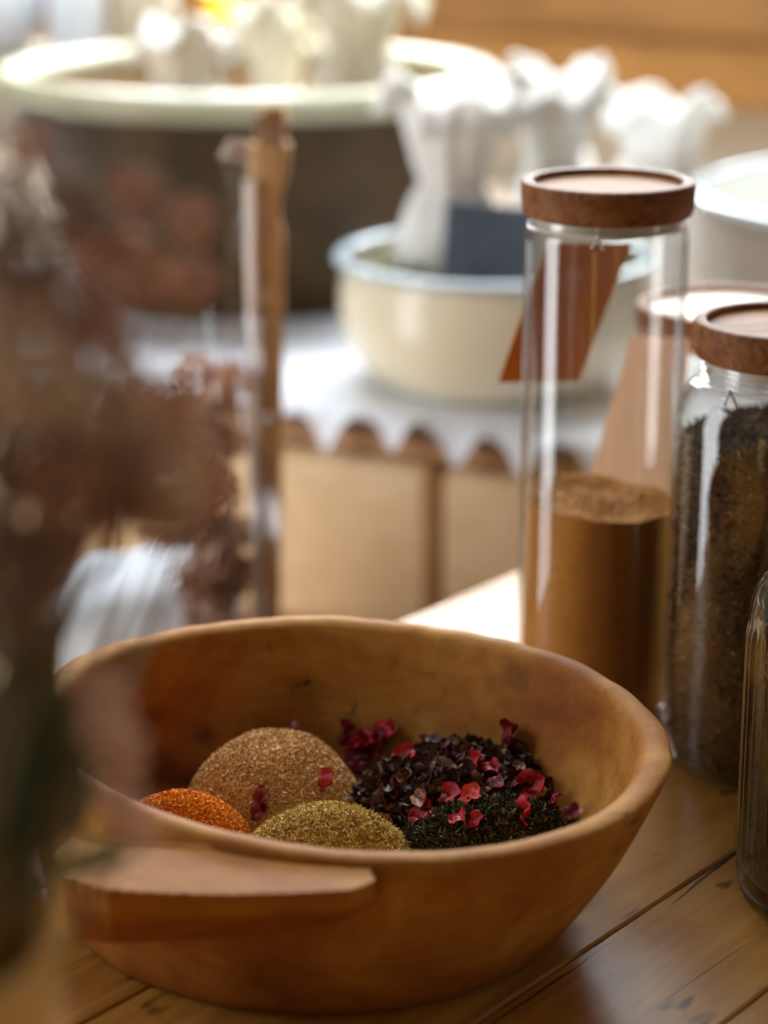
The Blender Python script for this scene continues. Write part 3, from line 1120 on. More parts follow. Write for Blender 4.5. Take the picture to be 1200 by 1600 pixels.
def jar(name, x, y, R, H, lidR, lidh, neckR, shoulder, label, fill=None, mod=None, glass=None, wall=0.0022, neckh=0.012, threads=False, domed=False, group=None, top_mat=None):
    """H is the full height to the lid's top; shoulder the height over which the glass narrows to the neck"""
    j = empty(name, (x, y, 0.0006))
    tag(j, label, 'jar', group)
    glass = glass or m_glass
    zt = H - lidh - 0.0006          # underside of lid
    zs = zt - neckh - shoulder      # where the shoulder begins
    out = [(0, 0.0005), (R * .80, 0.0005), (R * .90, 0.0), (R * .97, 0.003), (R, 0.009)]
    nz = 60 if mod else 14
    for i in range(1, nz + 1):
        out.append((R, 0.009 + (zs - 0.009) * i / nz))
    for i in range(1, 11):
        a = i / 10 * PI / 2
        out.append((neckR + (R - neckR) * math.cos(a) ** (0.9 if not domed else 1.0), zs + shoulder * math.sin(a)))
    if threads:
        for k in range(3):
            zz = zt - neckh + 0.002 + k * 0.0032
            out += [(neckR, zz), (neckR + .0016, zz + .0008), (neckR + .0016, zz + .0016), (neckR, zz + .0024)]
    out.append((neckR, zt))
    inn = [(neckR - wall, zt)]
    for i in range(10, -1, -1):
        a = i / 10 * PI / 2
        inn.append((neckR - wall + (R - neckR) * math.cos(a), zs + (shoulder - wall * .5) * math.sin(a)))
    inn += [(R - wall, 0.014), (R - wall - .002, 0.0095), (R * .85, 0.0075), (0, 0.0065)]
    seg = 96 if not mod else 504
    V, F = lathe(out + inn, seg, mod)
    b = fix_normals(mesh_obj('glass_body', V, F, glass, j))
    shade_auto(b, 50)
    if lidR:
        V, F = lathe([(neckR - .0045, zt - .006), (neckR - .0025, zt - .006), (neckR - .0025, zt), (neckR + .001, zt + .0002), (neckR + .001, zt + .0008), (neckR - .0045, zt + .0008)], 72, closed=True)
        fix_normals(mesh_obj('gasket', V, F, m_silic, j))
        z0 = H - lidh
        z1 = H
        Rr = lidR
        h = lidh
        prof = [(0.0, z0), (Rr * .93, z0), (Rr * .97, z0 + .0012), (Rr * .993, z0 + h * .25), (Rr, z0 + h * .55), (Rr, z1 - .003), (Rr * .985, z1 - .0006), (Rr * .965, z1), (Rr * .875, z1), (Rr * .855, z1 - .001), (Rr * .848, z1 - .0055), (0.0, z1 - .0055)]
        V, F = lathe(prof, 96)
        lo = fix_normals(mesh_obj('lid', V, F, m_walnut, j))
        shade_auto(lo, 32)
        V, F = lathe([(0.0, z1 - .0053), (Rr * .842, z1 - .0053), (Rr * .842, z1 - .0046), (Rr * .825, z1 - .004), (0, z1 - .0038)], 96)
        pl_ = fix_normals(mesh_obj('lid_panel', V, F, top_mat or m_lidtop, lo))
        shade_auto(pl_, 32)
    return j


J1 = Vector((0.1325, 1.320, 0))
J2 = Vector((0.2280, 1.238, 0))
J3 = Vector((0.2385, 1.066, 0))
J4 = Vector((0.2430, 1.545, 0))
jar('tall_glass_jar', J1.x, J1.y, 0.0490, 0.334, 0.0515, 0.0205, 0.0455, 0.008, 'tall narrow clear glass jar with walnut lid, half full of tan powder', neckh=0.006)
jar('glass_storage_jar', J2.x, J2.y, 0.0615, 0.268, 0.0530, 0.0215, 0.0455, 0.026, 'shorter wide-shouldered glass jar with walnut lid, full of dark brown herbs', threads=True, neckh=0.013)


def rib(r, z, a, i):
    if r > 0.04 and 0.016 < z < 0.150 and i < 66:
        k = min(1, (z - 0.016) / 0.006, (0.150 - z) / 0.008)
        return r + 0.0026 * k * (abs(math.cos(a * 21)) ** 0.8 - 0.6)
    return r


jar('ribbed_glass_jar', J3.x, J3.y, 0.0530, 0.205, 0.040, 0.02, 0.034, 0.028, 'ribbed clear glass jar cut by the right edge of the picture', mod=rib, glass=m_glass_rib, neckh=0.007, wall=0.003)
jar('wide_lidded_jar', J4.x, J4.y, 0.0600, 0.211, 0.0655, 0.023, 0.052, 0.016, 'wide glass jar with shiny wooden lid standing behind the tall jar', neckh=0.010, top_mat=m_lidshine)

# ---- jar contents
def fill_body(name, c, R, z0, z1, tilt, mat, label, cat, n, tmpl, size, aspect, flat=0.0, rough_top=0.002, sink=0.0004):
    seg, rows = 96, 60
    V, F = [], []

    def topz(x, y):
        return z1 + tilt[0] * x + tilt[1] * y + rough_top * noise.noise(Vector((x * 34, y * 34, 2)))
    for i in range(rows + 1):
        for k in range(seg):
            a = 2 * PI * k / seg
            x, y = R * math.cos(a), R * math.sin(a)
            zt = topz(x, y)
            V.append((x, y, z0 + (zt - z0) * i / rows))
    for i in range(rows):
        for k in range(seg):
            k2 = (k + 1) % seg
            F.append((i * seg + k, i * seg + k2, (i + 1) * seg + k2, (i + 1) * seg + k))
    F.append(tuple(reversed(range(seg))))
    prev = rows * seg
    for f in (.85, .65, .45, .25, .08):
        o = len(V)
        for k in range(seg):
            a = 2 * PI * k / seg
            x, y = R * f * math.cos(a), R * f * math.sin(a)
            V.append((x, y, topz(x, y)))
        for k in range(seg):
            k2 = (k + 1) % seg
            F.append((prev + k, prev + k2, o + k2, o + k))
        prev = o
    F.append(tuple(prev + k for k in range(seg)))
    # pieces over the side and the top
    ns = int(n * .85)
    a = rng.uniform(0, 2 * PI, ns)
    zz = rng.uniform(0.01, 1, ns)
    rr = R - sink - rng.uniform(0, 1, ns) * size * 0.35
    P1 = np.array([(r_ * math.cos(t), r_ * math.sin(t), z0 + .001 + (topz(R * math.cos(t), R * math.sin(t)) - z0 - .001) * u) for r_, t, u in zip(rr, a, zz)])
    nt_ = n - ns
    r2 = np.sqrt(rng.uniform(0, 1, nt_)) * (R - size * .9)
    a2 = rng.uniform(0, 2 * PI, nt_)
    P2 = np.array([(r_ * math.cos(t), r_ * math.sin(t), topz(r_ * math.cos(t), r_ * math.sin(t))) for r_, t in zip(r2, a2)])
    pos = np.vstack([P1, P2])
    s = size * (0.5 + 0.8 * rng.random(n))
    ob = scatter_mesh(name, tmpl[0], tmpl[1], pos, s[:, None] * np.array(aspect)[None], rand_rot(n, flat), mat, rng.random(n), (V, F, 0.25 + 0.3 * rng.random(len(V))))
    ob.location = (c.x, c.y, 0)
    tag(ob, label, cat, kind='stuff')
    return ob


m_powder = mat_per_piece('tan_powder', [(0.0, srgb(160, 104, 46)), (0.5, srgb(188, 130, 62)), (1.0, srgb(206, 152, 84))], 0.85, spec=0.15)
fill_body('spice_powder', J1, 0.0452, 0.0085, 0.1375, (-0.06, 0.02), m_powder, 'tan powder filling the lower part of the tall narrow jar', 'spice', 16000, TETRA, 0.0008, (1.2, .8, .7), rough_top=0.004)
m_herb = mat_per_piece('brown_herb', [(0.0, srgb(26, 18, 12)), (0.45, srgb(78, 56, 36)), (0.8, srgb(138, 106, 70)), (1.0, srgb(204, 168, 116))], 0.8, spec=0.1)
fill_body('dried_herbs', J2, 0.0560, 0.0100, 0.2010, (0.05, 0.03), m_herb, 'dark brown shredded herbs packed in the wide-shouldered jar', 'dried herbs', 13000, FLAKE, 0.0034, (1.5, .28, .8), rough_top=0.004, sink=0.0002)
m_beans = mat_per_piece('dark_seed', [(0.0, srgb(26, 18, 18)), (0.6, srgb(54, 38, 34)), (1.0, srgb(92, 66, 52))], 0.45, spec=0.5)
fill_body('dark_seeds', J3, 0.0465, 0.0110, 0.1250, (0.0, 0.02), m_beans, 'dark contents filling the ribbed jar at the right edge', 'seeds', 5000, TETRA, 0.0022, (1.2, .9, .8), rough_top=0.003)
m_pale = mat_per_piece('pale_dried_petals', [(0.0, srgb(130, 110, 90)), (0.5, srgb(170, 150, 126)), (1.0, srgb(206, 190, 168))], 0.7)
fill_body('pale_herbs', J4, 0.0560, 0.0100, 0.0900, (0.02, 0.02), m_pale, 'pale dried contents inside the jar behind the tall jar', 'dried herbs', 3000, FLAKE, 0.003, (1.3, .6, .8))

# ---- kraft tags on strings
def mat_kraft(name, c1, c2):
    m, nt, b = newmat(name)
    v = coords(nt)
    n = noise_tex(nt, v, 260, 4)
    nt.links.new(ramp(nt, n, [(0.35, c1), (0.65, c2)]), b.inputs['Base Color'])
    b.inputs['Roughness'].default_value = 0.75
    return m


def tag_card(name, tl, tr, bl, br, mat, label, holes=True):
    """a thin card with a punched-looking eyelet; corners in world space"""
    c = (tl + tr + bl + br) / 4
    n = (tr - tl).cross(bl - tl).normalized() * 0.00035
    nu, nv = 8, 12
    V, F = [], []
    for s in (-1, 1):
        for i in range(nv + 1):
            for k in range(nu + 1):
                u, v = k / nu, i / nv
                p = tl.lerp(tr, u).lerp(bl.lerp(br, u), v)
                bend = n.normalized() * 0.0012 * math.sin(v * PI)
                V.append(tuple(p + n * s + bend - c))
    W = nu + 1
    H_ = (nv + 1) * W
    for i in range(nv):
        for k in range(nu):
            a = i * W + k
            F.append((a, a + 1, a + W + 1, a + W))
            F.append((H_ + a, H_ + a + W, H_ + a + W + 1, H_ + a + 1))
    edge = [k for k in range(W)] + [i * W + nu for i in range(1, nv + 1)] + [nv * W + k for k in range(nu - 1, -1, -1)] + [i * W for i in range(nv - 1, 0, -1)]
    for a, b in zip(edge, edge[1:] + edge[:1]):
        F.append((a, b, H_ + b, H_ + a))
    o = fix_normals(mesh_obj(name, V, F, mat, None, loc=c))
    tag(o, label, 'tag')
    return o


m_tag = mat_kraft('kraft_card', srgb(204, 122, 52), srgb(214, 134, 62))
m_tag2 = mat_kraft('kraft_card_pale', srgb(226, 186, 150), srgb(232, 194, 160))
sc1 = 2590.0
p_br = at(905, 595, 1.408)
u_ = Vector((0.0535, 0.020, -0.0040))
v_ = Vector((-0.0257, 0.018, -0.0830))
bl = p_br - u_
tl, tr = bl - v_ * 1.13, p_br - v_ * 1.13
tag_card('kraft_tag', tl, tr, bl, p_br, m_tag, 'brown kraft card tag hanging tilted behind the neck of the tall jar')
# tag on jar 4
yb = 1.452
b2 = [at(905, 800, yb + .036), at(1046, 812, yb - .006), at(986, 523, yb + .032), at(1078, 530, yb + .004)]
tag_card('kraft_tag', b2[2], b2[3], b2[0], b2[1], m_tag2, 'pale kraft card tag, broad at the foot, on the jar behind the tall jar')

m_string = mat_simple('white_string', srgb(226, 214, 200), None, 300, 0.8, 0.2)


def string_loop(name, c, R, z, knot_ang, label, ends=((-.008, -.010), (.006, -.012))):
    s = empty(name, (c.x, c.y, z))
    tag(s, label, 'string')
    pts = [(R * math.cos(2 * PI * k / 48), R * math.sin(2 * PI * k / 48), 0.0004 * math.sin(k * .8)) for k in range(49)]
    V, F = tube_vf(pts, 0.0007, 6)
    mesh_obj('loop', V, F, m_string, s, True)
    kx, ky = (R + .0012) * math.cos(knot_ang), (R + .0012) * math.sin(knot_ang)
    V, F = lathe([(0, -.0016), (.0013, -.001), (.0018, 0), (.0013, .001), (0, .0016)], 12)
    mesh_obj('knot', [(x + kx, y + ky - .0004, z_) for x, y, z_ in V], F, m_string, s, True)
    for dx, dz in ends:
        # ends bend out over the shoulder
        V, F = tube_vf([(kx, ky - .001, 0), (kx + dx * .4, ky - .0035, dz * .25), (kx + dx * .8, ky - .0050, dz * .7), (kx + dx, ky - .0050, dz)], [.0007, .0007, .0008, .001], 6)
        mesh_obj('string_end', V, F, m_string, s, True)
    return s


string_loop('string', J1, 0.0468, 0.3085, -PI / 2 - 0.20, 'white string tied round the tall jar just below its lid', ends=((-.004, -.0055), (.0025, -.006)))
string_loop('string', J2, 0.0490, 0.2350, -PI + 0.75, 'pale string tied round the neck of the herb-filled jar', ends=((-.003, -.006), (.004, -.008)))

# little loose thread lying between bowl and jars
V, F = tube_vf([(0.1600, 1.246, 0.0022), (0.1635, 1.2415, 0.0030), (0.1665, 1.2370, 0.0022), (0.1705, 1.2360, 0.0036), (0.1722, 1.2400, 0.005)], 0.0016, 8)
tag(mesh_obj('loose_string', V, F, m_string, None, True), 'short white string end lying on the table between the two front jars', 'string')

# ================================================================== BACKGROUND ON THE COUNTER
def mat_fabric(name, c1, c2, trans=0.0):
    m, nt, b = newmat(name)
    v = coords(nt)
    n = noise_tex(nt, v, 30, 4)
    wv = noise_tex(nt, v, 600, 2)
    nt.links.new(ramp(nt, n, [(0.3, c1), (0.7, c2)]), b.inputs['Base Color'])
    b.inputs['Roughness'].default_value = 0.9
    b.inputs['Specular IOR Level'].default_value = 0.2
    bump(nt, b, wv, 0.3, 0.0006)
    return m


m_crock_in = mat_simple('crock_inside_glaze', srgb(130, 102, 70), srgb(156, 126, 92), 9, 0.45, 0.05, spec=0.25)
m_crock_out = mat_simple('crock_outside', srgb(58, 42, 22), srgb(78, 58, 32), 12, 0.5, 0.1, spec=0.2)
m_crock_rim = mat_simple('crock_rim_glaze', srgb(158, 154, 124), srgb(174, 170, 142), 12, 0.32, 0.03, spec=0.3)

crock = empty('glazed_crock', (-0.158, 2.600, 0.0032))
crock.scale = (1.06, 1.06, 1.07)
tag(crock, 'huge dark brown crock with a wide cream glazed rim at the back left', 'crock')
V, F = lathe([(0, 0), (.165, 0), (.172, .004), (.190, .04), (.215, .11), (.238, .17), (.250, .205), (.252, .212)] + [(.236, .212), (.225, .17), (.200, .11), (.176, .045), (.160, .02), (0, .016)], 96)
cb = fix_normals(mesh_obj('body', V, F, m_crock_out, crock))
shade_auto(cb)
cb.data.materials.append(m_crock_in)
for p in cb.data.polygons:
    c = p.center
    if c.z > .0161 and math.hypot(c.x, c.y) < 0.16 or p.normal.z > 0.2 or (p.normal.x * c.x + p.normal.y * c.y) < -1e-4:
        p.material_index = 1
prof = []
for k in range(17):
    a = 2 * PI * k / 16
    prof.append((.258 + .022 * math.cos(a), .2275 + .0150 * math.sin(a)))
V, F = lathe(prof[:-1], 96, closed=True)
shade_auto(fix_normals(mesh_obj('rim', V, F, m_crock_rim, crock)))

m_enamel = mat_simple('cream_enamel', srgb(236, 226, 196), srgb(244, 236, 212), 6, 0.18, 0.03)
m_enam_w = mat_simple('white_enamel', srgb(228, 228, 222), srgb(238, 238, 234), 6, 0.18, 0.03)
m_enam_rim = mat_simple('rim_enamel', srgb(170, 186, 196), srgb(196, 208, 214), 10, 0.12, 0.03, spec=0.8)
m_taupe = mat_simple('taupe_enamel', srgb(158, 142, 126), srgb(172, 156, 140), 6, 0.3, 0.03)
m_enam_in = mat_simple('basin_inside', srgb(176, 168, 144), srgb(196, 188, 164), 8, 0.25, 0.03)


def basin(name, x, y, R, H, rb, mat, mat_in, label, z=0.0035, bulge=0.03):
    b = empty(name, (x, y, z))
    tag(b, label, 'basin')
    out = [(0, 0)]
    n = 12
    out.append((rb, 0))
    for i in range(1, n + 1):
        t = i / n
        out.append((rb + (R - rb) * math.sin(t * PI / 2) ** 0.75 + bulge * math.sin(t * PI) * .35, H * (1 - math.cos(t * PI / 2)) * .35 + H * t * .65))
    inn = [(r - .003, max(z_ + .003, .003)) for r, z_ in reversed(out[1:])]
    V, F = lathe(out + inn[0:] + [(0, .003)], 96)
    o = fix_normals(mesh_obj('body', V, F, mat, b))
    shade_auto(o)
    o.data.materials.append(mat_in)
    for p in o.data.polygons:
        c = p.center
        if (p.normal.x * c.x + p.normal.y * c.y) < -1e-5 or (p.normal.z > .9):
            p.material_index = 1
    prof = [(R + .004 + .007 * math.cos(2 * PI * k / 12), H + .004 + .0050 * math.sin(2 * PI * k / 12)) for k in range(12)]
    V, F = lathe(prof, 96, closed=True)
    shade_auto(fix_normals(mesh_obj('rim', V, F, m_enam_rim, b)))
    return b


basin('enamel_basin', 0.108, 2.150, 0.146, 0.120, 0.100, m_enamel, m_enam_in, 'cream enamel basin with blue-white rim holding tied cloth bags', bulge=0.035)
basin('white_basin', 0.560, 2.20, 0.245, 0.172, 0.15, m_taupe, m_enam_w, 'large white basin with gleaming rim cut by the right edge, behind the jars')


# ---- tied cloth bags
m_cloth = mat_fabric('muslin', srgb(232, 230, 224), srgb(244, 243, 240))
m_cloth_c = mat_fabric('cream_muslin', srgb(214, 208, 188), srgb(230, 224, 206))


def cloth_bag(x, y, z, R, H, neck, label, mat, seed, flare=1.0, group=None, wide=1.0, tie=True):
    b = empty('cloth_bag', (x, y, z))
    tag(b, label, 'bag', group)
    prof = []
    nb = 22
    for i in range(nb + 1):
        t = i / nb
        zz = H * neck * t
        r = R * (0.55 + 0.45 * math.sin(min(t * 1.9, 1) * PI / 2)) * (1 if t < .55 else 1 - 0.50 * ((t - .55) / .45) ** 1.8)
        prof.append((max(r, .006), zz))
    rn = prof[-1][0]
    for i in range(1, 12):
        t = i / 11
        prof.append((rn + (R * 0.62 * flare) * t ** 0.75, H * neck + H * (1 - neck) * math.sin(t * 2.3)))
    seg = 96

    def md(r, z_, a, i):
        t = i / (nb + 11)
        fold = 0.02 + 0.13 * max(0, (t - .35) / .65)
        k = 1 + fold * (0.6 * math.sin(a * 9 + seed * 1.3 + z_ * 20) + 0.4 * math.sin(a * 15 + seed)) + 0.10 * noise.noise(Vector((math.cos(a) * 2 + seed, math.sin(a) * 2, z_ * 14)))
        zz = z_
        if i > nb:
            zz += (i - nb) / 11 * H * (0.05 * math.sin(a * 5 + seed * 2) + 0.05 * math.sin(a * 2 + seed))
        return (r * k * math.cos(a) * wide, r * k * math.sin(a), zz)
    V, F = lathe(prof, seg, md)
    F = F[:-1]
    o = mesh_obj('sack', V, F, mat, b, True)
    s = o.modifiers.new('thick', 'SOLIDIFY')
    s.thickness = 0.0012
    if tie:
        pts = [((rn * 1.02) * math.cos(2 * PI * k / 24) * wide, (rn * 1.02) * math.sin(2 * PI * k / 24), H * neck) for k in range(25)]
        V, F = tube_vf(pts, 0.0022, 6)
        mesh_obj('tie', V, F, m_string, b, True)
    return b


BG_ = 'tied white cloth bags on the counter'
cloth_bag(0.066, 2.165, 0.020, 0.058, 0.268, 0.66, 'white cloth bag with a ruffled top standing at the left in the cream enamel basin', m_cloth, 1, 1.15)
cloth_bag(0.168, 2.212, 0.022, 0.047, 0.262, 0.70, 'white cloth bag with a small peaked knot, right one in the cream enamel basin', m_cloth, 2, 0.9)
cloth_bag(0.305, 2.480, 0.0035, 0.066, 0.235, 0.72, 'plump white cloth bag standing on the counter left of the large white basin', m_cloth, 3, 0.6, wide=1.1)
cloth_bag(0.196, 2.530, 0.0035, 0.048, 0.262, 0.72, 'white cloth bag partly hidden behind the bags in the enamel basin', m_cloth, 8, 0.9)
cloth_bag(-0.222, 2.53, 0.020, 0.068, 0.285, 0.84, 'round white cloth bag lying in the middle left of the brown crock', m_cloth, 4, 0.5)
cloth_bag(-0.128, 2.675, 0.020, 0.046, 0.300, 0.70, 'small pale cloth bag in the centre of the brown crock', m_cloth_c, 5, 0.9)
cloth_bag(-0.030, 2.57, 0.020, 0.062, 0.335, 0.80, 'tall cream cloth sack with an open top at the right in the brown crock', m_cloth_c, 6, 0.9, wide=1.1)

# small leaf sprigs in the enamel basin, left of the bags
m_leaf = mat_simple('green_leaf', srgb(70, 84, 44), srgb(104, 118, 64), 60, 0.5, 0.3)
V2, F2 = [], []
parts = []
for k in range(46):
    c = Vector((0.018 + g.uniform(-.035, .035), 2.115 + g.uniform(-.035, .04), 0.098 + g.uniform(0, .03)))
    Rm = Matrix.Rotation(g.uniform(0, 6.3), 4, 'Z') @ Matrix.Rotation(g.uniform(-1, 1), 4, 'X')
    lv = [(-.011, 0, 0), (-.004, .005, .001), (.006, .005, .001), (.013, 0, -.001), (.006, -.005, .001), (-.004, -.005, .001)]
    parts.append(([tuple(Rm @ Vector(v) + c) for v in lv], [(0, 1, 5), (1, 2, 4, 5), (2, 3, 4)]))
V, F = join_vf(parts)
tag(mesh_obj('herb_leaves', V, F, m_leaf), 'loose green herb leaves at the left inside the cream enamel basin', 'herbs', kind='stuff')

# slate sign leaning inside the basin
def mat_slate():
    m, nt, b = newmat('chalked_slate')
    v = coords(nt)
    n = noise_tex(nt, v, 24, 4, 0.6, 0.6)
    st = N(nt, 'ShaderNodeMapping')
    st.inputs['Scale'].default_value = (14, 1, 60)
    nt.links.new(v, st.inputs[0])
    s = noise_tex(nt, st.outputs[0], 3.0, 3, 0.7, 1.0)
    c = ramp(nt, n, [(0.3, srgb(66, 76, 92)), (0.7, srgb(88, 100, 118))])
    c = mix(nt, ramp(nt, s, [(0.56, (0, 0, 0, 1)), (0.66, (0.28, 0.28, 0.28, 1))]), c, srgb(130, 140, 155))
    nt.links.new(c, b.inputs['Base Color'])
    b.inputs['Roughness'].default_value = 0.55
    return m


sl = empty('slate_sign', (0.0915, 2.082, 0.060))
tag(sl, 'small dark slate sign with faint chalk leaning in the cream enamel basin', 'sign')
sl.rotation_euler = (math.radians(-10), math.radians(3), math.radians(-6))
box('board', -0.042, 0.042, -0.003, 0.003, 0.0, 0.128, mat_slate(), sl, 0.0015)

# ---- rear riser shelf with things on it
m_riser = mat_wood('riser_wood', srgb(120, 104, 84), srgb(146, 128, 104), srgb(160, 142, 118), s=1.5, rough=0.5, along=0)
rs = empty('riser_shelf', (-0.46, 3.00, 0.0005))
tag(rs, 'grey-brown raised shelf behind the crock, carrying white cloths and brass', 'shelf')
box('shelf_board', -0.42, 0.35, -0.10, 0.12, 0.215, 0.235, m_riser, rs, 0.003)
for x in (-0.40, 0.32):
    box('shelf_leg', x, x + .02, -0.09, 0.11, 0.0, 0.2145, m_riser, rs, 0.002)

m_brass = mat_simple('brass', srgb(226, 160, 40), srgb(240, 186, 70), 20, 0.28, 0.05, metallic=1.0)
br = empty('brass_pot', (-0.218, 2.965, 0.2360))
tag(br, 'small round golden brass pot on the raised shelf above the crock', 'pot')
V, F = lathe([(0, 0), (.018, 0), (.020, .003), (.030, .02), (.034, .036), (.031, .052), (.022, .064), (.016, .068), (.019, .076), (.017, .076), (.014, .068), (.02, .06), (.03, .036), (.016, .006), (0, .005)], 48)
shade_auto(fix_normals(mesh_obj('body', V, F, m_brass, br)))
V, F = lathe([(0, .077), (.018, .077), (.016, .082), (.005, .086), (.004, .090), (.006, .094), (.004, .098), (0, .099)], 32)
shade_auto(fix_normals(mesh_obj('lid', V, F, m_brass, br)))


def folded_cloth(name, x, y, z, w_, d, h, label, mat, seed, rz=0):
    """a draped stack of soft cloth"""
    V, F = [], []
    nu, nv = 40, 26
    for i in range(nv + 1):
        t = i / nv
        for k in range(nu):
            a = 2 * PI * k / nu
            sq = (abs(math.cos(a)) ** 4 + abs(math.sin(a)) ** 4) ** -0.25
            rr = (0.92 + 0.08 * math.sin(t * PI)) * sq * (1 if t < .8 else math.sqrt(max(0.0, 1 - ((t - .8) / .2) ** 2)) * .98 + .02)
            nn = 1 + 0.10 * noise.noise(Vector((math.cos(a) * 2, math.sin(a) * 2, t * 3 + seed))) + 0.035 * math.sin(a * 11 + seed)
            V.append((w_ / 2 * rr * nn * math.cos(a), d / 2 * rr * nn * math.sin(a), h * t + (0.10 * h * noise.noise(Vector((math.cos(a) * 3, math.sin(a) * 3, seed))) if t > .5 else 0)))
    for i in range(nv):
        for k in range(nu):
            k2 = (k + 1) % nu
            F.append((i * nu + k, i * nu + k2, (i + 1) * nu + k2, (i + 1) * nu + k))
    F.append(tuple(reversed(range(nu))))
    F.append(tuple(nv * nu + k for k in range(nu)))
    o = mesh_obj(name, V, F, mat, None, True, loc=(x, y, z))
    o.rotation_euler = (0, 0, rz)
    tag(o, label, 'cloth')
    return o


m_bluewhite = mat_fabric('blue_white_cloth', srgb(226, 234, 244), srgb(240, 246, 252))
m_beige_c = mat_fabric('beige_cloth', srgb(200, 186, 164), srgb(216, 204, 182))
folded_cloth('folded_cloth', -0.400, 2.98, 0.2360, 0.075, 0.09, 0.16, 'pale white folded cloth on the raised shelf, nearest the left edge', m_bluewhite, 3)
folded_cloth('folded_cloth', -0.312, 2.99, 0.2360, 0.080, 0.08, 0.15, 'beige folded cloth on the raised shelf left of the brass pot', m_beige_c, 7)
cloth_bag(-0.492, 2.98, 0.2360, 0.045, 0.190, 0.70, 'bluish white cloth bag on the raised shelf at the left edge of the picture', m_bluewhite, 9, 0.8)

# white cloth parcel on the low bench
pb = MC @ Vector((-0.150, -0.26, 0))
folded_cloth('cloth_bundle', -0.222, 1.905, -0.2465, 0.160, 0.12, 0.150, 'bright white cloth bundle on the low bench behind the bowl rim', m_bluewhite, 11)

# ================================================================== WRAPPED DRIED BOUQUET WITH KRAFT SLEEVE
m_kraft_w = mat_kraft('kraft_sleeve_paper', srgb(206, 158, 106), srgb(218, 172, 120))
m_film = mat_glass('clear_film', tint=(0.95, 0.95, 0.96), edge=(0.8, 0.8, 0.82), f0=0.10, rough=0.16)
KX, KY = -0.0985, 1.800
wr = empty('wrapped_bouquet', (KX, KY, -0.2465))
tag(wr, 'tall narrow kraft paper sleeve with pinched twisted top and clear film before the counter', 'wrapped bouquet')


def sleeve():
    V, F = [], []
    zb, zt = 0.0, 0.534
    rows, seg = 44, 20
    for i in range(rows + 1):
        t = i / rows
        z = zb + (zt - zb) * t
        wdt = 0.0095 + 0.0068 * t
        dep = 0.008
        cx = -0.003 + 0.006 * t
        if t > .86:
            k = (t - .86) / .14
            wdt *= (1 - 0.35 * math.sin(min(k * 1.6, 1) * PI))
            cx += 0.004 * k
        for s in range(seg):
            a = 2 * PI * s / seg
            cr = 0.0014 * noise.noise(Vector((s * .9, t * 26, 0)))
            sq = (abs(math.cos(a)) ** 6 + abs(math.sin(a)) ** 6) ** (-1 / 6)
            V.append((cx + (wdt + cr) * sq * math.cos(a), (dep + cr) * sq * math.sin(a), z))
    for i in range(rows):
        for s in range(seg):
            s2 = (s + 1) % seg
            F.append((i * seg + s, i * seg + s2, (i + 1) * seg + s2, (i + 1) * seg + s))
    F.append(tuple(reversed(range(seg))))
    F.append(tuple(rows * seg + s for s in range(seg)))
    return V, F


V, F = sleeve()
mesh_obj('paper_sleeve', V, F, m_kraft_w, wr, True)


# pale strip painting the film's highlight up the left of the sleeve
V, F = [], []
for i in range(45):
    t = i / 44
    wl = 0.0095 + 0.0068 * t
    x0 = -0.003 + 0.006 * t - wl * 1.08
    for u, yy in ((0, -.004), (.35, -.0105), (.75, -.0112)):
        V.append((x0 + wl * u + .001 * noise.noise(Vector((t * 20, u * 4, 5))), yy + .0012 * noise.noise(Vector((t * 24, u * 3, 9))), 0.005 + 0.50 * t))
for i in range(44):
    for k in range(2):
        a = i * 3 + k
        F.append((a, a + 1, a + 4, a + 3))
folded = mesh_obj('left_highlight', V, F, mat_kraft('kraft_highlight', srgb(226, 206, 190), srgb(238, 220, 206)), wr, True)
sm_ = folded.modifiers.new('thick', 'SOLIDIFY')
sm_.thickness = 0.0005

# twisted top: two paper ears fanning from the pinch
def ear(dx, dz, w0, w1, seed):
    V, F = [], []
    n, m_ = 12, 6
    for i in range(n + 1):
        t = i / n
        cx = 0.006 + dx * t
        cz = 0.519 + dz * t - 0.012 * t * t
        w_ = w0 + (w1 - w0) * t
        ax = Vector((-dz, 0, dx)).normalized()
        for k in range(m_ + 1):
            v = k / m_ - .5
            y = 0.006 * math.sin(v * 14 + seed) * (0.4 + t) + 0.002 * noise.noise(Vector((t * 8, v * 8, seed)))
            V.append((cx + ax.x * w_ * v, y, cz + ax.z * w_ * v))
    for i in range(n):
        for k in range(m_):
            a = i * (m_ + 1) + k
            F.append((a, a + 1, a + m_ + 2, a + m_ + 1))
    return V, F


m_kraft_p = mat_kraft('kraft_pale_edge', srgb(214, 190, 172), srgb(226, 204, 186))
for dx, dz, w0, w1, sd, mt_ in ((-0.036, 0.022, 0.018, 0.018, 1, m_kraft_p), (0.004, 0.056, 0.026, 0.022, 2, m_kraft_w), (-0.006, 0.050, 0.016, 0.012, 5, m_kraft_p), (0.014, 0.046, 0.012, 0.012, 7, m_kraft_p)):
    V, F = ear(dx, dz, w0, w1, sd)
    o = mesh_obj('paper_ear', V, F, mt_, wr, True)
    s = o.modifiers.new('thick', 'SOLIDIFY')
    s.thickness = 0.0006


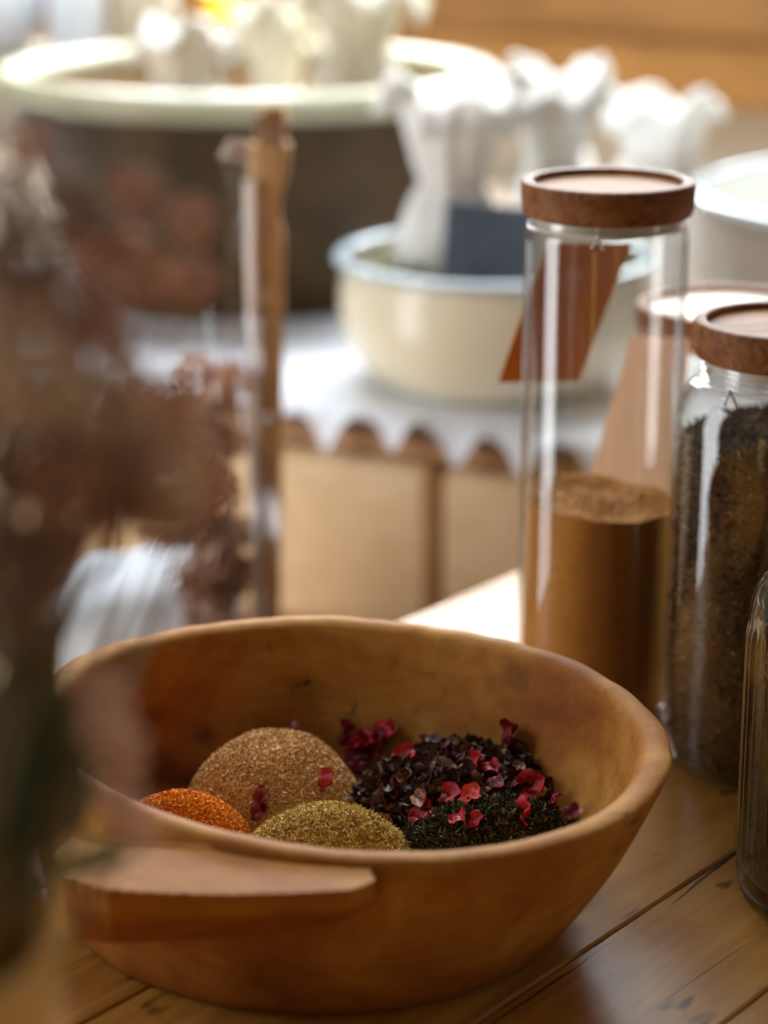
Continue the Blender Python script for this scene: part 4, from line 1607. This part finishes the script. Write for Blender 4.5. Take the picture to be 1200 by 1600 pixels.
def film(x0, x1, z0, z1, seed, yo):
    V, F = [], []
    n, m_ = 60, 26
    for i in range(n + 1):
        t = i / n
        for k in range(m_ + 1):
            u = k / m_
            x = x0 + (x1 - x0) * u + 0.003 * noise.noise(Vector((t * 9, u * 3, seed)))
            z = z0 + (z1 - z0) * t + 0.018 * (1 - u) * (1 if t > .5 else -.3)
            y = yo + 0.010 * math.sin(u * PI) + 0.007 * noise.noise(Vector((u * 5 + t * 3, t * 6, seed))) + 0.003 * abs(math.sin(u * 16 + t * 5 + seed))
            V.append((x, y, z))
    for i in range(n):
        for k in range(m_):
            a = i * (m_ + 1) + k
            F.append((a, a + 1, a + m_ + 2, a + m_ + 1))
    return V, F


V, F = film(-0.090, 0.012, 0.02, 0.395, 3, -0.034)
mesh_obj('clear_film', V, F, m_film, wr, True)
V, F = film(-0.030, 0.003, 0.30, 0.52, 9, -0.014)
mesh_obj('clear_film', V, F, m_film, wr, True)


# ---- flower clusters: small crinkled florets around a ball
def floret_cluster(seed, n=170, R=1.0, size=0.16, elong=1.0):
    r_ = np.random.default_rng(seed)
    d = r_.normal(size=(n, 3))
    d /= np.linalg.norm(d, axis=1)[:, None]
    rad = r_.uniform(0.35, 1.0, n) ** 0.6
    pos = d * rad[:, None] * np.array([1, 1, elong])
    T = np.array(FLAKE[0]) * size
    q = r_.normal(size=(n, 3, 3))
    V, F = [], []
    for i in range(n):
        Q, _ = np.linalg.qr(q[i])
        P = T @ Q.T * r_.uniform(.6, 1.4) + pos[i]
        o = len(V)
        V += P.tolist()
        F += [tuple(j + o for j in f) for f in FLAKE[1]]
    return V, F


def cluster_mesh(name, seed, mat, **k):
    V, F = floret_cluster(seed, **k)
    me = bpy.data.meshes.new(name)
    me.from_pydata(V, [], F)
    me.materials.append(mat)
    return me


m_fl = [mat_simple('mauve_brown_flower', srgb(196, 154, 130), srgb(216, 176, 150), 80, 0.8, 0.2),
        mat_simple('rust_brown_flower', srgb(186, 136, 104), srgb(206, 158, 124), 80, 0.8, 0.2),
        mat_simple('tan_flower', srgb(214, 184, 148), srgb(228, 200, 166), 80, 0.8, 0.2),
        mat_simple('pink_flower', srgb(226, 184, 158), srgb(236, 200, 176), 80, 0.8, 0.2),
        mat_simple('dark_olive_leaf', srgb(60, 72, 36), srgb(88, 98, 54), 60, 0.5, 0.2),
        mat_simple('dark_brown_flower', srgb(154, 116, 90), srgb(178, 140, 112), 80, 0.8, 0.2)]
CM = {}
for mi in (0, 1, 2, 3, 5):
    for s in range(3):
        CM[(mi, s)] = cluster_mesh('flower_head', mi * 10 + s, m_fl[mi], n=150, size=0.20)

# flowers inside the film, left of the sleeve
for k in range(44):
    px, py = g.uniform(205, 372), g.uniform(590, 990)
    if px < 330 and py > 840:
        px = g.uniform(300, 368)
    Yd = KY + g.uniform(-.012, .035)
    p = at(px, py, Yd)
    o = bpy.data.objects.new('flower_head', CM[((0, 1, 0, 5, 1)[k % 5], k % 3)])
    COL.objects.link(o)
    o.parent = wr
    o.location = p - Vector(wr.location)
    s = g.uniform(.017, .026)
    o.scale = (s, s * .6, s)
    o.rotation_euler = (g.uniform(0, 6), g.uniform(0, 6), g.uniform(0, 6))
m_stem = mat_simple('dry_stem', srgb(120, 96, 56), srgb(140, 116, 70), 80, 0.7, 0.2)
for k in range(7):
    p0 = Vector((-0.04 + g.uniform(-.01, .02), g.uniform(0, .02), 0.001))
    p1 = Vector((-0.055 + g.uniform(-.02, .03), g.uniform(0, .02), g.uniform(.22, .36)))
    V, F = tube_vf([p0, p0.lerp(p1, .5) + Vector((0.004, 0, 0)), p1], 0.0013, 6)
    mesh_obj('stem', V, F, m_stem, wr, True)

# ================================================================== FOREGROUND BOUQUET IN A VASE
m_vase = mat_simple('tan_stoneware', srgb(212, 166, 96), srgb(226, 182, 114), 12, 0.4, 0.1)
vx, vy = -0.1485, 0.555
vase = empty('tan_vase', (vx, vy, 0.0006))
tag(vase, 'tan stoneware vase of dried flowers at the lower left edge, blurred', 'vase')
V, F = lathe([(0, 0), (.044, 0), (.048, .003), (.054, .03), (.0575, .10), (.0580, .17), (.0570, .225), (.0585, .240), (.0600, .246), (.0585, .250), (.0550, .246), (.053, .225), (.053, .10), (.046, .01), (0, .008)], 72)
shade_auto(fix_normals(mesh_obj('body', V, F, m_vase, vase)), 40)

bq = empty('dried_bouquet', (vx, vy, 0.20))
tag(bq, 'large loose bouquet of mauve-brown dried flowers and green leaves filling the left side', 'bouquet')


def head(px, py, Y, r, mi, flat=1.0):
    p = at(px, py, Y)
    o = bpy.data.objects.new('flower_head', CM[(mi, g.randrange(3))])
    COL.objects.link(o)
    o.parent = bq
    o.location = p - Vector(bq.location)
    s = r * (Y * .954 + .1) / F_PX
    o.scale = (s, s, s * flat)
    o.rotation_euler = (g.uniform(0, 6), g.uniform(0, 6), g.uniform(0, 6))
    # stem down to the vase mouth
    q = Vector((vx + g.uniform(-.03, .03), vy + g.uniform(-.03, .03), 0.15))
    c = q.lerp(p, .55) + Vector((g.uniform(-.01, .01), g.uniform(-.01, .01), .01))
    return q, c, p


HD = [  # px, py, Y, radius px, material
    (30, 400, .60, 62, 5), (110, 330, .62, 56, 5), (15, 300, .62, 50, 5), (50, 230, .66, 34, 0), (215, 300, .66, 42, 0), (300, 345, .68, 38, 0), (20, 520, .60, 72, 2),
    (110, 470, .62, 70, 0), (210, 420, .66, 60, 0), (300, 440, .68, 42, 0), (150, 560, .63, 74, 0), (60, 600, .58, 70, 2),
    (160, 640, .60, 74, 2), (250, 640, .64, 66, 0), (60, 700, .60, 80, 5), (150, 740, .62, 80, 0), (240, 740, .62, 74, 2),
    (300, 700, .66, 50, 0), (30, 800, .60, 84, 5), (120, 790, .62, 66, 1), (215, 785, .62, 52, 1), (290, 795, .64, 42, 1),
    (30, 900, .58, 80, 5), (80, 880, .60, 60, 1), (20, 640, .62, 60, 1), (200, 700, .60, 60, 0), 
    (330, 760, .68, 40, 1), (90, 760, .58, 60, 1), (20, 990, .60, 60, 5),
    (165, 1090, .60, 40, 3), (190, 1170, .60, 40, 3), (160, 1140, .58, 36, 3), (185, 1245, .60, 38, 3), (220, 1300, .60, 32, 3),
    (150, 395, .64, 44, 1), (15, 460, .62, 50, 0),
]
stem_parts = []
for h in HD:
    q, c, p = head(*h)
    stem_parts.append((q, c, p))
for q, c, p in stem_parts:
    V, F = tube_vf([q - Vector(bq.location), c - Vector(bq.location), p - Vector(bq.location)], [.0013, .0012, .0008], 6)
    mesh_obj('stem', V, F, m_stem, bq, True)


def leaf_vf(p, d, L, W, curl, seed):
    d = d.normalized()
    side = d.cross(Vector((0.2, -1, 0.15))).normalized()
    up = side.cross(d).normalized()
    V, F = [], []
    n = 8
    for i in range(n + 1):
        t = i / n
        w_ = W * math.sin(PI * (0.06 + 0.94 * t) ** 0.8) + .0002
        c = p + d * (L * t) + up * (curl * L * t * t)
        V += [tuple(c - side * w_ + up * w_ * .3), tuple(c), tuple(c + side * w_ + up * w_ * .3)]
    for i in range(n):
        a = i * 3
        F += [(a, a + 1, a + 4, a + 3), (a + 1, a + 2, a + 5, a + 4)]
    return V, F


m_lf2 = mat_simple('pale_leaf_edge', srgb(150, 146, 96), srgb(172, 166, 116), 60, 0.45, 0.2)
LV = [  # px,py, target px,py, Y, halfwidth, material
    (40, 1350, 60, 960, .60, .0075, 4), (60, 1300, 95, 1010, .61, .0065, 4), (10, 1250, 20, 990, .58, .008, 4), (90, 1260, 60, 1060, .60, .007, 4),
    (30, 1240, 105, 940, .62, .006, 4), (110, 1290, 110, 1080, .62, .006, 4), (0, 1330, 10, 1120, .57, .009, 4), (70, 1340, 120, 1150, .60, .006, 4),
    (20, 1180, 45, 900, .63, .006, 4), (30, 1420, 5, 1270, .58, .007, 4), (85, 1310, 150, 1210, .61, .005, 4),
    (60, 1390, 205, 1290, .60, .0028, 6), (50, 1340, 140, 1250, .60, .0024, 6), (0, 1265, 75, 1290, .60, .0026, 6), (90, 1350, 200, 1330, .61, .0036, 4), (0, 1300, 50, 1240, .60, .0025, 6),
    (100, 1370, 230, 1315, .61, .0022, 4), (10, 1380, 70, 1330, .60, .0024, 6)]
for (x0, y0, x1, y1, Y, W, mi) in LV:
    p, q = at(x0, y0, Y), at(x1, y1, Y + .01)
    V, F = leaf_vf(p, q - p, (q - p).length, W, 0.08, x0)
    V = [tuple(Vector(v) - Vector(bq.location)) for v in V]
    o = mesh_obj('leaf', V, F, m_lf2 if mi == 6 else m_fl[4], bq, True)
    s = o.modifiers.new('thick', 'SOLIDIFY')
    s.thickness = 0.0004

bpy.context.view_layer.update()
